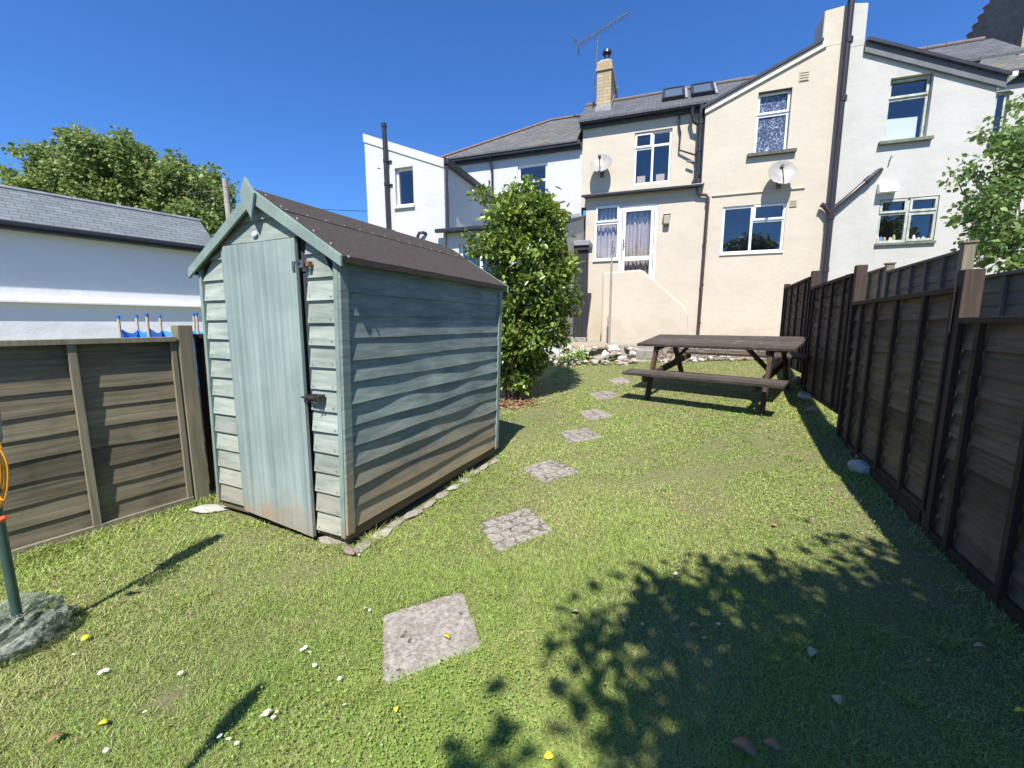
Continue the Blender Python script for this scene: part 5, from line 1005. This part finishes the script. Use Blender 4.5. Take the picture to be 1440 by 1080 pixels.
for i in range(len(order) - 1):
    A_, B_ = loc[order[i]], loc[order[i + 1]]
    for k in range(9):
        t_ = k / 8; s_ = .035 * math.sin(math.pi * t_); vs += [(A_[0] + (B_[0] - A_[0]) * t_, A_[1] + (B_[1] - A_[1]) * t_ - s_, A_[3] + (B_[3] - A_[3]) * t_ - s_ * 1.1), (A_[0] + (B_[0] - A_[0]) * t_, A_[1] + (B_[1] - A_[1]) * t_ + s_, .25)]
    for k in range(8): a = n + k * 2; fs.append((a, a + 2, a + 3, a + 1))
    n += 18
o = MB().add(vs, fs).build('fabric', M['blue'], wb, smooth=True); md = o.modifiers.new('thick', 'SOLIDIFY'); md.thickness = .003
# wrapped pole at the left edge with hanging cable
x0, y0 = ground_hit(28, 905); hp_ = empty('covered_pole', (x0, y0, 0), 0, 'dark green metal pole standing in crumpled dark plastic at the left edge', 'pole')
D0 = y0; topp = pt3(-34, 560, D0 * .98); bot = pt3(25, 868, D0 * .99)
MB().tube([tuple(bot - np.array([x0, y0, .12])), tuple(topp - np.array([x0, y0, 0]))], [.0155, .0145], 16).build('pole', M['greenpole'], hp_, smooth=True)
def crumple(rx, ry, rz, seed, n=170, m_=110):
    r = np.random.default_rng(seed); th, ph = np.meshgrid(np.linspace(0, np.pi, m_ + 1), np.linspace(0, 2 * np.pi, n, endpoint=False), indexing='ij')
    d = np.stack([np.sin(th) * np.cos(ph), np.sin(th) * np.sin(ph), np.cos(th)], -1); wv = d + .25 * np.sin(d[..., [1, 2, 0]] * 5 + 1)
    f = np.ones(th.shape)
    for k in range(16):
        fr = [5, 7, 9, 12, 16, 22][k % 6]; q = unit(r.normal(size=3)); f = f + .20 / fr ** .95 * (1 - 2 * np.abs(np.sin(fr * (wv @ q) + r.uniform(0, 6)))) 
    f += .05 * (1 - np.abs(np.sin(9 * ph + 2.5 * np.sin(3 * th)))) * np.sin(th); g = 1 - .40 * np.exp(-(th / .35) ** 2)
    V = np.stack([rx * d[..., 0] * f, ry * d[..., 1] * f, np.maximum(rz * d[..., 2] * f * g, -rz * .28)], -1).reshape(-1, 3)
    i, k = np.meshgrid(np.arange(m_), np.arange(n), indexing='ij'); i = i.ravel(); k = k.ravel(); k2 = (k + 1) % n
    return V, np.stack([i * n + k, (i + 1) * n + k, (i + 1) * n + k2, i * n + k2], -1)
V_, Fc = crumple(.17, .165, .15, 4); core = crumple(.12, .115, .095, 9)
ooc = np_mesh('weighted_base', core[0], core[1], M['bag'], hp_, smooth=True); ooc.location = (-.005, 0, .03)
o = np_mesh('plastic_cover', V_, Fc, M['film'], hp_, smooth=True); o.location = (-.005, .0, .035)
ax_d = (topp - bot) / np.linalg.norm(topp - bot); b0_ = bot - np.array([x0, y0, 0])
MB().tube([tuple(b0_ + ax_d * k) for k in (.66, .72, .85, .98, 1.10, 1.16)], [.026, .045, .052, .050, .045, .028], 14).build('furled_sleeve', M['bag'], hp_, smooth=True)
m = MB()
for k in range(7):
    pts = []; cx_ = -9 + k * 2.6
    for i in range(19):
        a = 2 * math.pi * i / 18; px = cx_ - 8 + (5 + k * .9 + 3 * math.sin(k * 2.1)) * math.sin(a) + 9 * (i / 18 if i < 9 else 1 - i / 18) ; py = 655 - (40 + 7 * math.sin(k * 1.7)) * math.cos(a) + k * 2.0 + 3 * math.sin(3 * a + k)
        pts.append(tuple(pt3(px, py, D0 * (.955 + .008 * (k % 3))) - np.array([x0, y0, 0])))
    m.tube(pts, .0030, 7, cap=False)
o = m.build('cable', M['cable'], smooth=True); o.location = (x0, y0, 0); tag(o, 'orange-yellow cable hanging in loops on the green pole at the left edge', 'cable')
q0 = pt3(4, 730, D0 * .955) - np.array([x0, y0, 0]); MB().tube([tuple(q0 + np.array([-.03, 0, -.006])), tuple(q0 + np.array([.0, -.01, .0])), tuple(q0 + np.array([.022, -.005, .012]))], [.013, .012, .008], 10).build('clip', M['redp'], hp_, smooth=True)
# a second post beside the viewer (its shadow lies on the lawn at lower left)
gx0, gy0 = ground_hit(352, 985); H_ = 2.0; bxp, byp = gx0 - math.sin(SUN_AZ) * H_ / math.tan(SUN_EL), gy0 - math.cos(SUN_AZ) * H_ / math.tan(SUN_EL)
lp = empty('washing_line_post', (bxp, byp, 0), 0, 'slim green washing line post standing left of the viewer', 'post'); MB().tube([(0, 0, -.1), (0, 0, H_ + .05)], .014, 10).build('post', M['greenpole'], lp, smooth=True); MB().tube([(0, 0, H_ - .22), (0, 0, H_ - .12), (0, 0, H_ - .05), (0, 0, H_ + .08)], [.02, .034, .036, .016], 10).build('furled_head', M['bag'], lp, smooth=True)

# fallen leaves, daisies
def leaf_thing(px, py, L, mt, lab, grp, rz):
    x, y = ground_hit(px, py); z = float(lawn_z(x, y)) + .022; m = MB(); n = 8; vs = []; fs = []
    for i in range(n + 1):
        t_ = i / n; wd = .30 * L * math.sin(math.pi * min(1, t_ * .97 + .03)) ** .8 + .001; zz = .012 * math.sin(math.pi * t_) * L / .06
        vs += [(-wd, t_ * L - L / 2, zz + .15 * wd), (0, t_ * L - L / 2, zz - .05 * wd), (wd, t_ * L - L / 2, zz + .28 * wd)]
    for i in range(n):
        for j in range(2): a = i * 3 + j; fs.append((a, a + 1, a + 4, a + 3))
    o = m.add(vs, fs).build('fallen_leaf', mt, smooth=True); o.location = (x, y, z); o.rotation_euler = (random.uniform(-.25, .25), random.uniform(-.3, .3), rz); s_ = o.modifiers.new('thick', 'SOLIDIFY'); s_.thickness = .0012; tag(o, lab, 'leaf', grp)
for px, py, L, lab in ((145, 1026, .030, 'small yellow leaf on the grass at the lower left'), (122, 904, .034, 'narrow yellow leaf on the grass beside the covered pole'), (628, 902, .032, 'yellow leaf lying on the nearest stepping slab'), (558, 1005, .024, 'small yellow leaf just below the nearest stepping slab'), (771, 1073, .032, 'yellow leaf at the bottom edge of the photo'), (1437, 1010, .04, 'yellow-green leaf in the shade at the right edge')):
    leaf_thing(px, py, L, M['yleaf'], lab, 'yellow fallen leaves', random.uniform(0, 6))
for px, py, L, mt, lab in ((809, 867, .042, 'pleaf', 'tan dry leaf on the left tip of the tree shadow'), (977, 888, .048, 'bleaf', 'brown curled leaf in the middle of the tree shadow'), (1142, 925, .050, 'pleaf', 'upright pale yellowish leaf in the tree shadow'), (1177, 992, .045, 'pleaf', 'pale grey leaf lying in deep shade below the upright pale leaf'), (1380, 918, .050, 'pleaf', 'long pale leaf in the shade near the right fence'), (1308, 937, .03, 'bleaf', 'small dark leaf in the shade left of the long pale leaf'),
                          (1044, 1063, .075, 'bleaf', 'large pinkish brown leaf at the bottom edge in the shade'), (82, 1047, .045, 'bleaf', 'dark brown leaf on the grass in the lower left corner'), (1090, 743, .04, 'bleaf', 'small reddish brown leaf on the sunny lawn above the tree shadow'), (1084, 1058, .05, 'bleaf', 'crumpled dark leaf right of the large pinkish brown leaf'), (1250, 708, .06, 'pleaf', 'pale green leaf on the lawn near the right fence shadow')):
    leaf_thing(px, py, L, M[mt], lab, 'dry fallen leaves', random.uniform(0, 6))
dm = MB()
for k in range(14):
    a = 2 * math.pi * k / 14; c, s_ = math.cos(a), math.sin(a); dm.quad((.002 * c, .002 * s_, .002), (.006 * c - .0017 * s_, .006 * s_ + .0017 * c, .003), (.0105 * c, .0105 * s_, .0025), (.006 * c + .0017 * s_, .006 * s_ - .0017 * c, .003))
first = None
for px, py, where in [(x, y, 'in the cluster at the lower left') for x, y in ((375, 1012), (385, 1018), (379, 1008), (368, 1016), (390, 1010), (334, 1055), (310, 1045), (322, 1049), (485, 1000))] + [(x, y, 'left of the nearest stepping slab') for x, y in ((425, 922), (436, 925), (443, 944), (430, 918), (520, 865), (514, 862), (478, 963))] + [(x, y, 'at the edge of the tree shadow') for x, y in ((955, 806), (950, 813), (877, 880), (903, 885), (1010, 885), (990, 905))] + [(x, y, 'on the far left lawn') for x, y in ((150, 951), (143, 954), (255, 955), (150, 1065), (105, 928), (205, 1010))] + [(505, 786, 'by the near shed corner'), (563, 779, 'by the near shed corner')]:
    x, y = ground_hit(px, py)
    if first is None:
        first = dm.build('daisy', M['petal']); c = MB().tube([(0, 0, .0015), (0, 0, .005)], .0032, 8).build('flower_centre', M['yleaf'], first); st_ = MB().tube([(0, 0, -.03), (0, 0, .001)], .0008, 5).build('stem', M['weed'], first); o = first
    else: o = copy_tree(first)
    o.location = (x, y, float(lawn_z(x, y)) + .024); o.rotation_euler = (random.uniform(-.4, .1), random.uniform(-.3, .3), random.uniform(0, 6)); k = random.uniform(.6, 1.0); o.scale = (k, k, k)
    tag(o, 'small white daisy in the short grass ' + where, 'daisy', 'daisies ' + where)

# ================================================================ GRASS
def inside(Q, X, Y, shrink=1.0):
    c = np.mean(Q, 0); q = [(c[0] + (p[0] - c[0]) * shrink, c[1] + (p[1] - c[1]) * shrink) for p in Q]; r = np.ones(len(X), bool); sgn = None
    for i in range(len(q)):
        a, b = q[i], q[(i + 1) % len(q)]; s_ = (b[0] - a[0]) * (Y - a[1]) - (b[1] - a[1]) * (X - a[0]); r &= s_ * (1 if (q[1][0] - q[0][0]) * (q[2][1] - q[0][1]) - (q[1][1] - q[0][1]) * (q[2][0] - q[0][0]) > 0 else -1) > 0
    return r
def noise2(X, Y, f, seed):
    r = np.random.default_rng(seed); out = 0
    for k in range(9): a = r.uniform(0, 6.28); ff = f * r.uniform(.6, 1.7); out = out + np.sin(ff * (X * math.cos(a) + Y * math.sin(a)) + r.uniform(0, 6.28))
    return out / 4.2
BARE = [(1265, 740, .30), (1215, 650, .22), (1290, 800, .28), (430, 770, .12), (760, 580, .30), (235, 985, .09), (620, 620, .05), (1180, 690, .2), (300, 640, .06), (470, 700, .07), (560, 1020, .05), (330, 800, .07), (820, 640, .08), (1000, 720, .09), (700, 700, .06)]
BAREW = [(*ground_hit(px, py), r) for px, py, r in BARE]
def keep(X, Y):
    ok = np.ones(len(X), bool)
    for Q in slab_quads: ok &= ~(inside(Q, X, Y, .93) | (inside(Q, X, Y, 1.01) & (rng.random(len(X)) < .75)))
    d = np.stack([X, Y], -1); s = d - SF.o[:2]; u_ = s @ SF.u[:2]; v_ = s @ SF.v[:2]; ok &= ~((u_ > -SW - .01) & (u_ < .03) & (v_ > -.01) & (v_ < SLN + .02))
    s = d - LF.o[:2]; ok &= (s @ LF.v[:2]) < -.02
    s = d - RF.o[:2]; ok &= (s @ RF.v[:2]) > -.35
    s = d - HF.o[:2]; ok &= (s @ HF.v[:2]) < -2.45
    return ok
def thin(X, Y):
    p = np.clip(.85 + .35 * noise2(X, Y, 5, 3), .25, 1)
    for x, y, r in BAREW: p = p * (1 - .92 * np.exp(-(((X - x) ** 2 + (Y - y) ** 2) / r ** 2)))
    s = np.stack([X, Y], -1) - np.array([.05, 6.35]); p = p * (1 - .95 * np.exp(-(s ** 2).sum(-1) / .35))
    return p
def blades(n, rmin, rmax):
    lr = rng.uniform(math.log(rmin), math.log(rmax), n); r = np.exp(lr); th = rng.uniform(R(-62), R(62), n); X = r * np.sin(th); Y = r * np.cos(th)
    k = keep(X, Y) & (rng.random(n) < thin(X, Y)); X, Y, r = X[k], Y[k], r[k]; n = len(X); Z = lawn_z(X, Y) - .004
    tall = 1 + .35 * noise2(X, Y, 2.2, 8) + .25 * noise2(X, Y, 9, 9) + .9 * (noise2(X, Y, 15, 12) > .85)
    s = np.stack([X, Y], -1) - LF.o[:2]; e = np.exp(-np.abs((s @ LF.v[:2]) + .07) / .07) ; s = np.stack([X, Y], -1) - RF.o[:2]; e = e + .7 * np.exp(-np.abs((s @ RF.v[:2]) - .06) / .08); s = np.stack([X, Y], -1) - SF.o[:2]; su, sv2 = s @ SF.u[:2], s @ SF.v[:2]; e = e + .8 * np.exp(-np.maximum(np.abs(su + SW / 2) - SW / 2 - .05, 0) / .05) * (sv2 > -.05) * (sv2 < 1.9) * (noise2(X, Y, 11, 5) > 0)
    h = rng.uniform(.008, .020, n) * np.clip(tall, .5, 1.6) * (1 + 2.0 * e); w_ = .0016 * np.clip(r * .9, 1, 5.5) * rng.uniform(.7, 1.3, n)
    a = rng.uniform(0, 2 * np.pi, n); lean = rng.uniform(.4, 2.2, n) * h; dx, dy = np.cos(a) * lean, np.sin(a) * lean; b = a + np.pi / 2 + rng.normal(size=n) * .5; sx_, sy_ = np.cos(b) * w_ / 2, np.sin(b) * w_ / 2
    V = np.empty((n, 5, 3)); V[:, 0] = np.stack([X - sx_, Y - sy_, Z], -1); V[:, 1] = np.stack([X + sx_, Y + sy_, Z], -1)
    V[:, 2] = np.stack([X + dx * .35 + sx_ * .8, Y + dy * .35 + sy_ * .8, Z + h * .62], -1); V[:, 3] = np.stack([X + dx * .35 - sx_ * .8, Y + dy * .35 - sy_ * .8, Z + h * .62], -1); V[:, 4] = np.stack([X + dx, Y + dy, Z + h], -1)
    i = np.arange(n)[:, None] * 5; tint = np.clip(.45 + .16 * noise2(X, Y, 3, 21) + rng.normal(size=n) * .26, 0, 1); straw = (rng.random(n) < .07 + .38 * np.clip(noise2(X, Y, 2.4, 31) - .15, 0, 1) + .25 * np.clip(noise2(X, Y, 6, 32) - .4, 0, 1)) * rng.uniform(.4, 1, n)
    return V.reshape(-1, 3), [i + np.array([[0, 1, 2, 3]]), i + np.array([[3, 2, 4]])], np.repeat(tint, 5), np.repeat(straw, 5)
V, F_, T_, S_ = blades(1150000, .55, 10.0)
g = np_mesh('grass', V, F_, M['grass'], None, T_, {'straw': S_}); tag(g, 'short mown grass of the sloping lawn', 'grass', None, 'stuff')
# clover and low broad weeds between the blades
n = 70000; lr = rng.uniform(math.log(.6), math.log(8), n); r = np.exp(lr); th = rng.uniform(R(-62), R(62), n); X = r * np.sin(th); Y = r * np.cos(th)
pr = np.clip(-.1 + 1.1 * noise2(X, Y, 2.7, 55), .02, 1); s = np.stack([X, Y], -1) - SF.o[:2]; pr = np.maximum(pr, 1.0 * np.exp(-((s @ SF.v[:2] + .10) / .10) ** 2) * ((s @ SF.u[:2]) > -1.4) * ((s @ SF.u[:2]) < .0))
k = keep(X, Y) & (rng.random(n) < pr); X, Y = X[k], Y[k]; P = np.stack([X, Y, lawn_z(X, Y) + rng.uniform(.008, .03, len(X))], -1); D = unit(np.concatenate([rng.normal(size=(len(X), 2)), rng.uniform(-.1, .4, (len(X), 1))], 1)); N = unit(rng.normal(size=P.shape) * .3 + np.array([0, 0, 1.]))
L_ = rng.uniform(.005, .010, len(X)) * np.clip(r[k] * .5, 1, 2.2); tag(leaves('clover', P, D, N, L_, L_ * .8, M['weed']), 'low clover and weeds between the grass', 'ground cover', None, 'stuff')
# leaf litter under the camellia
n = 500; X = rng.normal(size=n) * .26 - .12; Y = 6.12 + rng.normal(size=n) * .16; P = np.stack([X, Y, lawn_z(X, Y) + rng.uniform(.005, .03, n)], -1)
tag(leaves('leaf_litter', P, rng.normal(size=(n, 3)) * np.array([1, 1, .2]), rng.normal(size=(n, 3)) * .4 + np.array([0, 0, 1.]), .06, .03, M['bleaf']), 'reddish brown dead leaves under the camellia', 'leaf litter', None, 'stuff')
# gravel of the bank behind the table
n = 5200; xx = rng.uniform(1.9, 4.7, n); yy = rng.uniform(-2.95, -2.1, n); PX = HF.o[0] + HF.u[0] * xx + HF.v[0] * yy; PY = HF.o[1] + HF.u[1] * xx + HF.v[1] * yy; PZ = np.maximum(lawn_z(PX, PY) + .02 + .30 * (yy + 2.95) / .85 * 1.0, 0) ; s_ = rng.uniform(.012, .035, n)
oc = np.array([[1, 0, 0], [-1, 0, 0], [0, 1, 0], [0, -1, 0], [0, 0, .7], [0, 0, -.7]]); an = rng.uniform(0, 6.28, n); V = np.stack([np.stack([(oc[j, 0] * np.cos(an) - oc[j, 1] * np.sin(an)), (oc[j, 0] * np.sin(an) + oc[j, 1] * np.cos(an)) * .8, np.full(n, oc[j, 2])], -1) * (s_ * rng.uniform(.7, 1.2, n))[:, None] + np.stack([PX, PY, PZ], -1) for j in range(6)], 1)
f8 = np.array([[0, 2, 4], [2, 1, 4], [1, 3, 4], [3, 0, 4], [2, 0, 5], [1, 2, 5], [3, 1, 5], [0, 3, 5]]); Fg = (np.arange(n)[:, None, None] * 6 + f8[None]).reshape(-1, 3)
tag(np_mesh('gravel', V.reshape(-1, 3), Fg, leafmat('pale_gravel', (.22, .18, .14), (.55, .50, .43), .9, .0)), 'pale gravel between the rocks behind the picnic table', 'gravel', None, 'stuff')
